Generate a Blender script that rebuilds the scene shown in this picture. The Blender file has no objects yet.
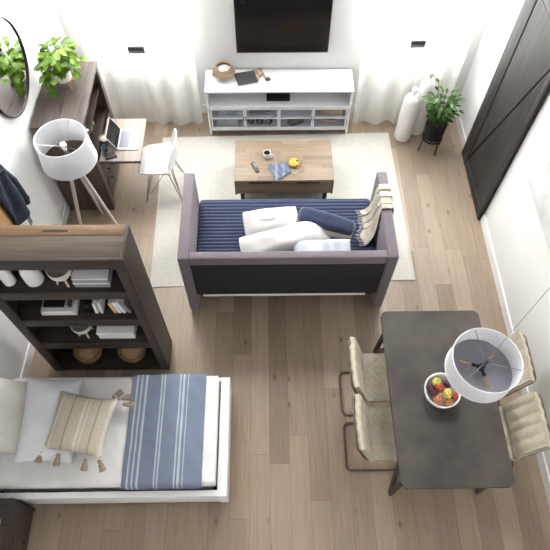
import bpy, bmesh, math, random
from mathutils import Vector, Matrix, noise

S = bpy.context.scene
COL = S.collection
R = math.radians
PI = math.pi
random.seed(7)

# ------------------------------------------------------------------ camera
cd = bpy.data.cameras.new('camera')
cam = bpy.data.objects.new('camera', cd)
COL.objects.link(cam)
S.camera = cam
cd.sensor_fit = 'HORIZONTAL'
cd.sensor_width = 36.0
cd.lens = 570.44 / 550.0 * 36.0
cd.clip_start = 0.05
pt, yw, rl = R(59.553), R(1.3631), R(0.6338)
fw = Vector((math.sin(yw) * math.cos(pt), math.cos(yw) * math.cos(pt), -math.sin(pt)))
rt = Vector((math.cos(yw), -math.sin(yw), 0))
up = rt.cross(fw)
r2 = math.cos(rl) * rt + math.sin(rl) * up
u2 = -math.sin(rl) * rt + math.cos(rl) * up
m = Matrix((r2, u2, -fw)).transposed().to_4x4()
m.translation = Vector((0, 0, 5.4))
cam.matrix_world = m

# ------------------------------------------------------------------ world, window daylight, exposure
w = bpy.data.worlds.new('world')
S.world = w
w.use_nodes = True
w.node_tree.nodes['Background'].inputs[0].default_value = (0.93, 0.96, 1.0, 1)
w.node_tree.nodes['Background'].inputs[1].default_value = 0.40


def area(name, loc, rot, sx, sy, watts, col):
    l = bpy.data.lights.new(name, 'AREA')
    l.shape = 'RECTANGLE'
    l.size, l.size_y = sx, sy
    l.energy = watts
    l.color = col
    o = bpy.data.objects.new(name, l)
    o.location = loc
    o.rotation_euler = rot
    COL.objects.link(o)
    return o


area('daylight_window_left', (-1.45, 5.92, 2.95), (R(-72), 0, 0), 1.0, 4.0, 620, (1, 0.985, 0.97))
area('daylight_window_right', (1.68, 5.92, 2.95), (R(-72), 0, 0), 1.0, 4.0, 620, (1, 0.985, 0.97))
S.view_settings.view_transform = 'Standard'
S.view_settings.look = 'None'
S.view_settings.gamma = 1
S.view_settings.exposure = -0.15
S.view_settings.use_curve_mapping = False


# ------------------------------------------------------------------ helpers: meshes
def BM():
    return bmesh.new()


def box(bm, x0, x1, y0, y1, z0, z1, bev=0.0, rot=None, seg=2):
    c = Vector(((x0 + x1) / 2, (y0 + y1) / 2, (z0 + z1) / 2))
    r = bmesh.ops.create_cube(bm, size=1.0)
    vs = r['verts']
    for v in vs:
        v.co = Vector((v.co.x * (x1 - x0), v.co.y * (y1 - y0), v.co.z * (z1 - z0)))
        if rot is not None:
            v.co = rot @ v.co
        v.co += c
    if bev > 0:
        es = list({e for v in vs for e in v.link_edges})
        bmesh.ops.bevel(bm, geom=es, offset=bev, segments=seg, affect='EDGES', profile=0.5)
    return bm


def frame_of(d):
    d = d.normalized()
    a = Vector((0, 0, 1)) if abs(d.z) < 0.9 else Vector((1, 0, 0))
    u = d.cross(a).normalized()
    return u, d.cross(u).normalized()


def tube(bm, pts, r, n=8, closed=False, r_end=None):
    P = [Vector(p) for p in pts]
    rings = []
    N = len(P)
    u = None
    for i, p in enumerate(P):
        if closed:
            d = (P[(i + 1) % N] - P[i - 1])
        else:
            d = P[min(i + 1, N - 1)] - P[max(i - 1, 0)]
        d.normalize()
        if u is None:
            u, v = frame_of(d)
        else:
            u = (u - d * u.dot(d)).normalized()
            v = d.cross(u)
        rr = r if r_end is None else r + (r_end - r) * i / max(1, N - 1)
        rings.append([bm.verts.new(p + rr * (math.cos(2 * PI * k / n) * u + math.sin(2 * PI * k / n) * v)) for k in range(n)])
    cnt = N if closed else N - 1
    for i in range(cnt):
        a, b = rings[i], rings[(i + 1) % N]
        for k in range(n):
            bm.faces.new((a[k], a[(k + 1) % n], b[(k + 1) % n], b[k]))
    if not closed:
        bm.faces.new(rings[0][::-1])
        bm.faces.new(rings[-1])
    return bm


def bar(bm, p0, p1, a, b=None):
    """square-section straight bar"""
    b = a if b is None else b
    p0, p1 = Vector(p0), Vector(p1)
    d = (p1 - p0).normalized()
    u, v = frame_of(d)
    q = []
    for p in (p0, p1):
        q.append([bm.verts.new(p + s * a / 2 * u + t * b / 2 * v) for s, t in ((-1, -1), (1, -1), (1, 1), (-1, 1))])
    for k in range(4):
        bm.faces.new((q[0][k], q[0][(k + 1) % 4], q[1][(k + 1) % 4], q[1][k]))
    bm.faces.new(q[0][::-1])
    bm.faces.new(q[1])
    return bm


def round_path(pts, rad, n=5, closed=False):
    P = [Vector(p) for p in pts]
    out = []
    N = len(P)
    for i, p in enumerate(P):
        if not closed and i in (0, N - 1):
            out.append(p)
            continue
        a, b = P[i - 1], P[(i + 1) % N]
        r = min(rad, (a - p).length * .45, (b - p).length * .45)
        q0 = p + (a - p).normalized() * r
        q1 = p + (b - p).normalized() * r
        for k in range(n + 1):
            t = k / n
            out.append((1 - t) ** 2 * q0 + 2 * t * (1 - t) * p + t * t * q1)
    return out


def lathe(bm, prof, c=(0, 0, 0), n=32, cap=True):
    c = Vector(c)
    rings = []
    for r, z in prof:
        if r < 1e-5:
            rings.append([bm.verts.new(c + Vector((0, 0, z)))])
        else:
            rings.append([bm.verts.new(c + Vector((r * math.cos(2 * PI * k / n), r * math.sin(2 * PI * k / n), z))) for k in range(n)])
    for a, b in zip(rings[:-1], rings[1:]):
        for k in range(n):
            k2 = (k + 1) % n
            if len(a) == 1 and len(b) == 1:
                continue
            if len(a) == 1:
                bm.faces.new((a[0], b[k2], b[k]))
            elif len(b) == 1:
                bm.faces.new((a[k], a[k2], b[0]))
            else:
                bm.faces.new((a[k], a[k2], b[k2], b[k]))
    if cap:
        for rg, rev in ((rings[0], True), (rings[-1], False)):
            if len(rg) > 1:
                bm.faces.new(rg[::-1] if rev else rg)
    return bm


def prism(bm, pts, axis, a, b):
    """polygon pts in the plane across axis, extruded from a to b"""
    def mk(p, t):
        if axis == 'x':
            return Vector((t, p[0], p[1]))
        if axis == 'y':
            return Vector((p[0], t, p[1]))
        return Vector((p[0], p[1], t))
    A = [bm.verts.new(mk(p, a)) for p in pts]
    B = [bm.verts.new(mk(p, b)) for p in pts]
    n = len(pts)
    for k in range(n):
        bm.faces.new((A[k], A[(k + 1) % n], B[(k + 1) % n], B[k]))
    bm.faces.new(A[::-1])
    bm.faces.new(B)
    return bm


def rrect(x0, x1, y0, y1, r, n=6):
    out = []
    for cx, cy, a0 in ((x1 - r, y1 - r, 0), (x0 + r, y1 - r, 90), (x0 + r, y0 + r, 180), (x1 - r, y0 + r, 270)):
        for k in range(n + 1):
            a = R(a0 + 90 * k / n)
            out.append((cx + r * math.cos(a), cy + r * math.sin(a)))
    return out


def grid(bm, f, nu, nv, thick=0.0):
    """surface f(u, v), u and v in 0..1; thick > 0 gives it a second side along its normals"""
    V = [[bm.verts.new(Vector(f(i / nu, j / nv))) for j in range(nv + 1)] for i in range(nu + 1)]
    F = []
    for i in range(nu):
        for j in range(nv):
            F.append(bm.faces.new((V[i][j], V[i + 1][j], V[i + 1][j + 1], V[i][j + 1])))
    if thick:
        bm.normal_update()
        bmesh.ops.solidify(bm, geom=F, thickness=thick)
    return bm


def cushion(bm, M, wx, wy, h, n=22, puff=0.55, pinch=0.06, rib=0, wr=0.012, seed=0, corner=0.0):
    """closed pillow: wx by wy, total thickness h, placed by matrix M"""
    def side(sgn):
        V = []
        for i in range(n + 1):
            row = []
            for j in range(n + 1):
                u, v = 2 * i / n - 1, 2 * j / n - 1
                k = max(0, (1 - u ** 4) * (1 - v ** 4)) ** puff
                x = u * wx / 2 * (1 - pinch * (1 - v * v)) * math.sqrt(1 - corner * v * v)
                y = v * wy / 2 * (1 - pinch * (1 - u * u)) * math.sqrt(1 - corner * u * u)
                z = sgn * h / 2 * k
                if k > 0:
                    z += sgn * wr * k * noise.noise(Vector((x * 7 + seed * 3.1, y * 7, seed + sgn)))
                    if rib:
                        z += sgn * 0.006 * k * math.cos(u * rib * PI)
                row.append(Vector((x, y, z)))
            V.append(row)
        return V
    T, B = side(1), side(-1)
    tv = [[bm.verts.new(M @ p) for p in row] for row in T]
    bv = [[tv[i][j] if i in (0, n) or j in (0, n) else bm.verts.new(M @ B[i][j]) for j in range(n + 1)] for i in range(n + 1)]
    for i in range(n):
        for j in range(n):
            bm.faces.new((tv[i][j], tv[i + 1][j], tv[i + 1][j + 1], tv[i][j + 1]))
            q = (bv[i][j], bv[i][j + 1], bv[i + 1][j + 1], bv[i + 1][j])
            if len(set(q)) == 4:
                try:
                    bm.faces.new(q)
                except ValueError:
                    pass
    return bm


def place(x, y, z, rx=0, ry=0, rz=0):
    return Matrix.Translation((x, y, z)) @ Matrix.Rotation(R(rz), 4, 'Z') @ Matrix.Rotation(R(rx), 4, 'X') @ Matrix.Rotation(R(ry), 4, 'Y')


def obj(name, bm, mat, parent=None, smooth=True, angle=38):
    """link bm as ONE mesh object; given in world space, stored relative to its thing's base"""
    bmesh.ops.recalc_face_normals(bm, faces=bm.faces[:])
    off = Vector((0, 0, 0))
    p = parent
    while p is not None:
        off += p.location
        p = p.parent
    for v in bm.verts:
        v.co -= off
    me = bpy.data.meshes.new(name)
    bm.to_mesh(me)
    bm.free()
    me.materials.append(mat)
    if smooth:
        me.polygons.foreach_set('use_smooth', [True] * len(me.polygons))
        me.set_sharp_from_angle(angle=R(angle))
    o = bpy.data.objects.new(name, me)
    COL.objects.link(o)
    if parent is not None:
        o.parent = parent
    return o


def tag(o, label=None, cat=None, group=None, kind=None):
    if label:
        o['label'] = label
    if cat:
        o['category'] = cat
    if group:
        o['group'] = group
    if kind:
        o['kind'] = kind
    return o


def thing(name, loc, label, cat, group=None):
    o = bpy.data.objects.new(name, None)
    o.empty_display_size = 0.1
    o.location = loc
    COL.objects.link(o)
    return tag(o, label, cat, group)


def single(name, bm, mat, label, cat, group=None, base=None, **k):
    """a thing that is one mesh; its origin goes to base"""
    b = Vector(base) if base else Vector((0, 0, 0))
    if base:
        for v in bm.verts:
            v.co -= b
    o = obj(name, bm, mat, None, **k)
    o.location = b
    return tag(o, label, cat, group)


def copy_tree(o, parent=None):
    c = o.copy()
    COL.objects.link(c)
    c.parent = parent
    for ch in [x for x in bpy.data.objects if x.parent is o]:
        copy_tree(ch, c)
    return c


def struct(name, bm, mat, parent=None, label=None, cat=None):
    o = obj(name, bm, mat, parent, smooth=False)
    if parent is None:
        tag(o, label, cat, None, 'structure')
    return o


# ------------------------------------------------------------------ helpers: materials
def newmat(name):
    mt = bpy.data.materials.new(name)
    mt.use_nodes = True
    nt = mt.node_tree
    return mt, nt, nt.nodes['Principled BSDF']


def nd(nt, typ, **k):
    n = nt.nodes.new(typ)
    for a, b in k.items():
        setattr(n, a, b)
    return n


def ramp(nt, stops):
    r = nd(nt, 'ShaderNodeValToRGB')
    e = r.color_ramp.elements
    while len(e) < len(stops):
        e.new(0.5)
    for el, (p, c) in zip(e, stops):
        el.position = p
        el.color = (*c, 1)
    return r


def coords(nt, scale=(1, 1, 1), rot=(0, 0, 0), kind='Object'):
    tc = nd(nt, 'ShaderNodeTexCoord')
    mp = nd(nt, 'ShaderNodeMapping')
    mp.inputs['Scale'].default_value = scale
    mp.inputs['Rotation'].default_value = rot
    nt.links.new(tc.outputs[kind], mp.inputs['Vector'])
    return mp.outputs['Vector']


def plain(name, col, rough=0.6, var=0.06, scale=6, bump=0.0, bscale=80, metal=0, spec=0.5, sheen=0, alpha=None):
    mt, nt, b = newmat(name)
    v = coords(nt)
    n = nd(nt, 'ShaderNodeTexNoise')
    n.inputs['Scale'].default_value = scale
    n.inputs['Detail'].default_value = 4
    nt.links.new(v, n.inputs['Vector'])
    lo = tuple(max(0, c * (1 - var)) for c in col)
    hi = tuple(min(1, c * (1 + var)) for c in col)
    r = ramp(nt, [(0.3, lo), (0.7, hi)])
    nt.links.new(n.outputs['Fac'], r.inputs[0])
    nt.links.new(r.outputs[0], b.inputs['Base Color'])
    b.inputs['Roughness'].default_value = rough
    b.inputs['Metallic'].default_value = metal
    b.inputs['Specular IOR Level'].default_value = spec
    if sheen:
        b.inputs['Sheen Weight'].default_value = sheen
    if bump:
        n2 = nd(nt, 'ShaderNodeTexNoise')
        n2.inputs['Scale'].default_value = bscale
        nt.links.new(v, n2.inputs['Vector'])
        bp = nd(nt, 'ShaderNodeBump')
        bp.inputs['Strength'].default_value = bump
        bp.inputs['Distance'].default_value = 0.01
        nt.links.new(n2.outputs['Fac'], bp.inputs['Height'])
        nt.links.new(bp.outputs[0], b.inputs['Normal'])
    return mt


def wood(name, dark, light, axis='x', rough=0.5, fine=60, along=2.0, blotch=3.0, mixw=0.45, spec=0.25):
    """grain stretched along axis"""
    mt, nt, b = newmat(name)
    sc = {'x': (along, fine, fine), 'y': (fine, along, fine), 'z': (fine, fine, along)}[axis]
    v = coords(nt, sc)
    n = nd(nt, 'ShaderNodeTexNoise')
    n.inputs['Scale'].default_value = 1.0
    n.inputs['Detail'].default_value = 6
    n.inputs['Distortion'].default_value = 0.6
    nt.links.new(v, n.inputs['Vector'])
    v2 = coords(nt, tuple(max(.6, s / 14) for s in sc))
    n2 = nd(nt, 'ShaderNodeTexNoise')
    n2.inputs['Scale'].default_value = blotch
    n2.inputs['Detail'].default_value = 3
    nt.links.new(v2, n2.inputs['Vector'])
    mx = nd(nt, 'ShaderNodeMix')
    mx.inputs[0].default_value = mixw
    nt.links.new(n.outputs['Fac'], mx.inputs[2])
    nt.links.new(n2.outputs['Fac'], mx.inputs[3])
    r = ramp(nt, [(0.32, dark), (0.68, light)])
    nt.links.new(mx.outputs[0], r.inputs[0])
    nt.links.new(r.outputs[0], b.inputs['Base Color'])
    b.inputs['Roughness'].default_value = rough
    b.inputs['Specular IOR Level'].default_value = spec
    bp = nd(nt, 'ShaderNodeBump')
    bp.inputs['Strength'].default_value = 0.15
    bp.inputs['Distance'].default_value = 0.004
    nt.links.new(n.outputs['Fac'], bp.inputs['Height'])
    nt.links.new(bp.outputs[0], b.inputs['Normal'])
    return mt


def mathn(nt, op, a, b=None):
    n = nd(nt, 'ShaderNodeMath', operation=op)
    for i, x in enumerate((a, b)):
        if x is None:
            continue
        if isinstance(x, (int, float)):
            n.inputs[i].default_value = x
        else:
            nt.links.new(x, n.inputs[i])
    return n.outputs[0]


def planks(name, cols, wdt, lng, along='y', gap=0.006, gapcol=(0.05, 0.035, 0.025), rough=0.45, grain=0.35, knots=True):
    """boards of width wdt and length lng running along one axis, each its own tone"""
    mt, nt, b = newmat(name)
    tc = nd(nt, 'ShaderNodeTexCoord')
    sp = nd(nt, 'ShaderNodeSeparateXYZ')
    nt.links.new(tc.outputs['Object'], sp.inputs[0])
    A, L = (sp.outputs['X'], sp.outputs['Y']) if along == 'y' else (sp.outputs['Y'], sp.outputs['X'])
    a = mathn(nt, 'DIVIDE', A, wdt)
    row = mathn(nt, 'FLOOR', a)
    fa = mathn(nt, 'FRACT', a)
    wn = nd(nt, 'ShaderNodeTexWhiteNoise', noise_dimensions='1D')
    nt.links.new(row, wn.inputs['W'])
    l = mathn(nt, 'ADD', mathn(nt, 'DIVIDE', L, lng), mathn(nt, 'MULTIPLY', wn.outputs['Value'], 7.3))
    cell = mathn(nt, 'FLOOR', l)
    fl = mathn(nt, 'FRACT', l)
    cb = nd(nt, 'ShaderNodeCombineXYZ')
    nt.links.new(row, cb.inputs[0])
    nt.links.new(cell, cb.inputs[1])
    w2 = nd(nt, 'ShaderNodeTexWhiteNoise', noise_dimensions='2D')
    nt.links.new(cb.outputs[0], w2.inputs['Vector'])
    r = ramp(nt, [(i / (len(cols) - 1), c) for i, c in enumerate(cols)])
    nt.links.new(w2.outputs['Value'], r.inputs[0])
    # grain, shifted per board
    ofs = nd(nt, 'ShaderNodeVectorMath', operation='MULTIPLY_ADD')
    nt.links.new(w2.outputs['Color'], ofs.inputs[0])
    ofs.inputs[1].default_value = (13, 13, 13)
    nt.links.new(tc.outputs['Object'], ofs.inputs[2])
    mp = nd(nt, 'ShaderNodeMapping')
    mp.inputs['Scale'].default_value = (38, 2.2, 38) if along == 'y' else (2.2, 38, 38)
    nt.links.new(ofs.outputs[0], mp.inputs['Vector'])
    n = nd(nt, 'ShaderNodeTexNoise')
    n.inputs['Scale'].default_value = 1
    n.inputs['Detail'].default_value = 6
    n.inputs['Distortion'].default_value = 1.2
    nt.links.new(mp.outputs[0], n.inputs['Vector'])
    g = ramp(nt, [(0.25, (1 - grain,) * 3), (0.75, (1 + grain * 0.35,) * 3)])
    nt.links.new(n.outputs['Fac'], g.inputs[0])
    mul = nd(nt, 'ShaderNodeMix', data_type='RGBA', blend_type='MULTIPLY')
    mul.inputs[0].default_value = 1
    nt.links.new(r.outputs[0], mul.inputs[6])
    nt.links.new(g.outputs[0], mul.inputs[7])
    out = mul.outputs[2]
    if knots:
        mk = nd(nt, 'ShaderNodeMapping')
        mk.inputs['Scale'].default_value = (5.0, 2.6, 1) if along == 'y' else (2.6, 5, 1)
        nt.links.new(ofs.outputs[0], mk.inputs['Vector'])
        vo = nd(nt, 'ShaderNodeTexVoronoi')
        vo.inputs['Scale'].default_value = 1.0
        nt.links.new(mk.outputs[0], vo.inputs['Vector'])
        kr = ramp(nt, [(0.0, (0.25, 0.2, 0.17)), (0.045, (0.62, 0.56, 0.5)), (0.13, (1, 1, 1))])
        nt.links.new(vo.outputs['Distance'], kr.inputs[0])
        m3 = nd(nt, 'ShaderNodeMix', data_type='RGBA', blend_type='MULTIPLY')
        m3.inputs[0].default_value = 1.0
        nt.links.new(out, m3.inputs[6])
        nt.links.new(kr.outputs[0], m3.inputs[7])
        out = m3.outputs[2]
    ga = mathn(nt, 'LESS_THAN', mathn(nt, 'MINIMUM', fa, mathn(nt, 'SUBTRACT', 1.0, fa)), gap / wdt / 2)
    gl = mathn(nt, 'LESS_THAN', mathn(nt, 'MINIMUM', fl, mathn(nt, 'SUBTRACT', 1.0, fl)), gap / lng / 2)
    gg = mathn(nt, 'MAXIMUM', ga, gl)
    m2 = nd(nt, 'ShaderNodeMix', data_type='RGBA')
    nt.links.new(mathn(nt, 'MULTIPLY', gg, 0.42), m2.inputs[0])
    nt.links.new(out, m2.inputs[6])
    m2.inputs[7].default_value = (*gapcol, 1)
    nt.links.new(m2.outputs[2], b.inputs['Base Color'])
    b.inputs['Roughness'].default_value = rough
    return mt


def weave(name, c1, c2, sx=90, rough=0.8, axis='xy', strength=0.6):
    """basket weave: two crossed waves"""
    mt, nt, b = newmat(name)
    v = coords(nt)
    hs = []
    for d in {'xy': ('X', 'Y'), 'yz': ('Y', 'Z'), 'xz': ('X', 'Z')}[axis]:
        wv = nd(nt, 'ShaderNodeTexWave', bands_direction=d)
        wv.inputs['Scale'].default_value = sx / 6.28
        wv.inputs['Distortion'].default_value = 1.5
        wv.inputs['Detail'].default_value = 2
        nt.links.new(v, wv.inputs['Vector'])
        hs.append(wv.outputs['Fac'])
    n = nd(nt, 'ShaderNodeTexNoise')
    n.inputs['Scale'].default_value = 14
    nt.links.new(v, n.inputs['Vector'])
    h = mathn(nt, 'ADD', mathn(nt, 'MULTIPLY', mathn(nt, 'ADD', hs[0], hs[1]), 0.3), mathn(nt, 'MULTIPLY', n.outputs['Fac'], 0.45))
    r = ramp(nt, [(0.25, c1), (0.75, c2)])
    nt.links.new(h, r.inputs[0])
    nt.links.new(r.outputs[0], b.inputs['Base Color'])
    b.inputs['Roughness'].default_value = rough
    b.inputs['Specular IOR Level'].default_value = 0.2
    bp = nd(nt, 'ShaderNodeBump')
    bp.inputs['Strength'].default_value = strength
    bp.inputs['Distance'].default_value = 0.006
    nt.links.new(h, bp.inputs['Height'])
    nt.links.new(bp.outputs[0], b.inputs['Normal'])
    return mt


def stripes(name, axis, stops, base, length, offset=0.0, rough=0.85, interp='CONSTANT', sub=0.08):
    """woven cloth with stripes across one object axis: stops = [(position 0..1, colour), ...]"""
    mt, nt, b = newmat(name)
    tc = nd(nt, 'ShaderNodeTexCoord')
    sp = nd(nt, 'ShaderNodeSeparateXYZ')
    nt.links.new(tc.outputs['Object'], sp.inputs[0])
    t = mathn(nt, 'DIVIDE', mathn(nt, 'SUBTRACT', sp.outputs[axis], offset), length)
    r = ramp(nt, [(min(0.999, p), c) for p, c in stops])
    r.color_ramp.interpolation = interp
    nt.links.new(t, r.inputs[0])
    n = nd(nt, 'ShaderNodeTexNoise')
    n.inputs['Scale'].default_value = 160
    nt.links.new(tc.outputs['Object'], n.inputs['Vector'])
    g = ramp(nt, [(0.3, (1 - sub * 2,) * 3), (0.7, (1, 1, 1))])
    nt.links.new(n.outputs['Fac'], g.inputs[0])
    mul = nd(nt, 'ShaderNodeMix', data_type='RGBA', blend_type='MULTIPLY')
    mul.inputs[0].default_value = 1
    nt.links.new(r.outputs[0], mul.inputs[6])
    nt.links.new(g.outputs[0], mul.inputs[7])
    nt.links.new(mul.outputs[2], b.inputs['Base Color'])
    b.inputs['Roughness'].default_value = rough
    b.inputs['Specular IOR Level'].default_value = 0.2
    return mt


def glass(name, tint=(1, 1, 1), gloss=0.12, rough=0.02):
    mt = bpy.data.materials.new(name)
    mt.use_nodes = True
    nt = mt.node_tree
    nt.nodes.clear()
    out = nd(nt, 'ShaderNodeOutputMaterial')
    tr = nd(nt, 'ShaderNodeBsdfTransparent')
    tr.inputs[0].default_value = (*tint, 1)
    gl = nd(nt, 'ShaderNodeBsdfGlossy')
    gl.inputs['Roughness'].default_value = rough
    mx = nd(nt, 'ShaderNodeMixShader')
    mx.inputs[0].default_value = gloss
    nt.links.new(tr.outputs[0], mx.inputs[1])
    nt.links.new(gl.outputs[0], mx.inputs[2])
    nt.links.new(mx.outputs[0], out.inputs[0])
    return mt


def sheer(name, col, t_trans=0.5, t_clear=0.18, weft=0):
    mt = bpy.data.materials.new(name)
    mt.use_nodes = True
    nt = mt.node_tree
    nt.nodes.clear()
    out = nd(nt, 'ShaderNodeOutputMaterial')
    df = nd(nt, 'ShaderNodeBsdfDiffuse')
    tl = nd(nt, 'ShaderNodeBsdfTranslucent')
    tp = nd(nt, 'ShaderNodeBsdfTransparent')
    n = nd(nt, 'ShaderNodeTexNoise')
    n.inputs['Scale'].default_value = 40
    v = coords(nt, (8, 8, 0.5))
    nt.links.new(v, n.inputs['Vector'])
    r = ramp(nt, [(0.3, tuple(c * .95 for c in col)), (0.7, col)])
    nt.links.new(n.outputs['Fac'], r.inputs[0])
    nt.links.new(r.outputs[0], df.inputs[0])
    nt.links.new(r.outputs[0], tl.inputs[0])
    m1 = nd(nt, 'ShaderNodeMixShader')
    m1.inputs[0].default_value = t_trans
    nt.links.new(df.outputs[0], m1.inputs[1])
    nt.links.new(tl.outputs[0], m1.inputs[2])
    m2 = nd(nt, 'ShaderNodeMixShader')
    m2.inputs[0].default_value = t_clear
    nt.links.new(m1.outputs[0], m2.inputs[1])
    nt.links.new(tp.outputs[0], m2.inputs[2])
    nt.links.new(m2.outputs[0], out.inputs[0])
    return mt


M = {}
M['floor'] = planks('oak_floor', [(0.235, 0.172, 0.122), (0.345, 0.262, 0.192), (0.28, 0.208, 0.15), (0.42, 0.328, 0.245), (0.305, 0.228, 0.165)], 0.182, 1.55, 'y', gap=0.005, gapcol=(0.10, 0.07, 0.05), rough=0.45, grain=0.2)
M['wall'] = plain('white_wall_paint', (0.78, 0.78, 0.775), 0.85, 0.015, 2)
M['trim'] = plain('white_trim_paint', (0.86, 0.86, 0.85), 0.45, 0.01)
M['white'] = plain('white_lacquer', (0.84, 0.84, 0.87), 0.35, 0.01)
M['white_plastic'] = plain('white_plastic', (0.86, 0.86, 0.86), 0.35, 0.01)
M['ceramic'] = plain('white_ceramic', (0.83, 0.82, 0.80), 0.4, 0.04, 12)
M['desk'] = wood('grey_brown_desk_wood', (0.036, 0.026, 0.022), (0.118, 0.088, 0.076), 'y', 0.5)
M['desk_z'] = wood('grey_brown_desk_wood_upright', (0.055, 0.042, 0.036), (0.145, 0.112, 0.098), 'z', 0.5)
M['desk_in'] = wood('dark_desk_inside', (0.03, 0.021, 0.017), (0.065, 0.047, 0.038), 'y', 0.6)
M['flap'] = wood('pale_flap_wood', (0.19, 0.15, 0.13), (0.36, 0.31, 0.285), 'y', 0.4)  # flap, paler than the desk body
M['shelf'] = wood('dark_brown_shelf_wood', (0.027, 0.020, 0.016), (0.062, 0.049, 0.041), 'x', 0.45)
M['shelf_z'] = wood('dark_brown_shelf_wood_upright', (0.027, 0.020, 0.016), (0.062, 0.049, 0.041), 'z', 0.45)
M['shelf_top'] = wood('lighter_shelf_top_wood', (0.065, 0.048, 0.036), (0.13, 0.102, 0.078), 'x', 0.6)  # top board, lighter than the uprights
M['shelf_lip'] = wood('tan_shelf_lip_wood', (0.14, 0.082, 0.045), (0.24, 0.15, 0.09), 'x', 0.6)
M['shelf_back'] = wood('shaded_shelf_back_board', (0.018, 0.014, 0.012), (0.034, 0.028, 0.025), 'z', 0.6)  # shade inside the bookshelf is put into this board's colour
M['door'] = wood('charcoal_barn_door_wood', (0.012, 0.0105, 0.0105), (0.046, 0.041, 0.042), 'z', 0.5, fine=45, along=1.5)
M['black_gap'] = plain('dark_gap', (0.012, 0.011, 0.011), 0.8)
M['table'] = plain('dark_grey_brown_table_top', (0.072, 0.063, 0.057), 0.55, 0.3, 3.5, spec=0.16)
M['table_leg'] = plain('dark_table_leg_wood', (0.075, 0.06, 0.05), 0.5, 0.2)
M['tan_wood'] = planks('light_block_wood_top', [(0.20, 0.143, 0.098), (0.30, 0.222, 0.158), (0.245, 0.178, 0.123)], 0.06, 0.30, 'x', gap=0.003, gapcol=(0.2, 0.13, 0.08), rough=0.5, grain=0.22, knots=False)
M['tan_front'] = wood('brown_drawer_wood', (0.12, 0.085, 0.058), (0.22, 0.16, 0.115), 'x', 0.5)
M['leg_wood'] = wood('pale_lamp_leg_wood', (0.50, 0.45, 0.40), (0.64, 0.58, 0.52), 'z', 0.55)
M['mauve'] = plain('mauve_grey_upholstery', (0.135, 0.114, 0.130), 0.9, 0.08, 30, 0.25, 220, sheen=0.25)
M['black_cloth'] = plain('black_back_cloth', (0.013, 0.014, 0.017), 0.9, 0.2, 20, 0.2, 200)
M['navy'] = plain('navy_quilted_cotton', (0.019, 0.029, 0.076), 0.85, 0.15, 20, 0.15, 150, sheen=0.2)
M['navy_jacket'] = plain('navy_jacket_wool', (0.018, 0.024, 0.045), 0.9, 0.25, 10, 0.3, 120)
M['linen'] = plain('white_linen', (0.62, 0.615, 0.61), 0.9, 0.05, 10, 0.12, 120)
M['bed_linen'] = plain('white_bed_linen', (0.76, 0.75, 0.74), 0.9, 0.03, 10, 0.12, 120)
M['linen_cream'] = plain('cream_linen', (0.66, 0.63, 0.57), 0.9, 0.05, 10, 0.2, 120)
M['linen_grey'] = plain('pale_grey_linen', (0.70, 0.71, 0.73), 0.9, 0.03, 10, 0.15, 120)
M['pale_blue'] = stripes('pale_blue_cloth', 'X', [(0, (0.48, 0.51, 0.57)), (0.25, (0.55, 0.575, 0.615)), (0.5, (0.43, 0.47, 0.54)), (0.6, (0.55, 0.575, 0.615)), (0.68, (0.45, 0.49, 0.56)), (0.78, (0.53, 0.56, 0.60))], None, 0.62, -0.31)
M['rug'] = weave('cream_woven_rug', (0.52, 0.50, 0.455), (0.66, 0.64, 0.59), 120, 0.95, 'xy', 0.35)
M['rush'] = weave('woven_rush', (0.33, 0.285, 0.21), (0.60, 0.545, 0.435), 190, 0.85, 'xy', 0.8)
M['rush_y'] = weave('woven_rush_back', (0.33, 0.285, 0.21), (0.60, 0.545, 0.435), 190, 0.85, 'yz', 0.8)
M['bronze'] = plain('dark_bronze_tube', (0.13, 0.105, 0.085), 0.4, 0.1, metal=0.4)
M['black_metal'] = plain('black_metal', (0.012, 0.012, 0.013), 0.45, 0.1, metal=0.2, spec=0.3)
M['chrome'] = plain('grey_steel_wire', (0.28, 0.28, 0.29), 0.3, 0.05, metal=0.9)
M['black_plastic'] = plain('black_plastic', (0.010, 0.010, 0.011), 0.5, 0.1, spec=0.2)
M['screen'] = plain('dark_television_glass', (0.008, 0.0075, 0.0075), 0.14, 0.3, 2, spec=0.3)
M['laptop'] = plain('silver_aluminium', (0.62, 0.62, 0.64), 0.35, 0.02, metal=0.3)
M['keys'] = plain('grey_keys', (0.16, 0.16, 0.19), 0.5, 0.1, 90)
M['dark_grey'] = plain('dark_grey_paint', (0.045, 0.045, 0.05), 0.5)
M['mid_grey'] = plain('mid_grey_card', (0.26, 0.26, 0.28), 0.6, 0.04)
M['paper'] = plain('white_paper', (0.80, 0.80, 0.79), 0.7, 0.04, 8)
M['leaf'] = plain('bright_green_leaf', (0.105, 0.205, 0.011), 0.45, 0.85, 13, spec=0.3)
M['leaf_dark'] = plain('glossy_dark_green_leaf', (0.026, 0.068, 0.010), 0.45, 0.8, 16, spec=0.22)
M['stem'] = plain('green_stem', (0.10, 0.16, 0.04), 0.6)
M['soil'] = plain('dark_soil', (0.03, 0.022, 0.016), 0.95, 0.4, 40)
M['basket'] = weave('tan_basket_weave', (0.36, 0.22, 0.10), (0.66, 0.45, 0.25), 110, 0.85, 'xz', 0.9)
M['brown_wood'] = wood('mid_brown_wood', (0.20, 0.13, 0.075), (0.38, 0.27, 0.17), 'x', 0.5)
M['orange_wood'] = wood('orange_brown_panel_wood', (0.34, 0.17, 0.075), (0.50, 0.28, 0.14), 'z', 0.5, fine=25)
M['coffee'] = plain('black_coffee', (0.012, 0.007, 0.005), 0.15)
M['gold_food'] = plain('golden_pastry', (0.70, 0.38, 0.05), 0.5, 0.3, 25)
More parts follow.
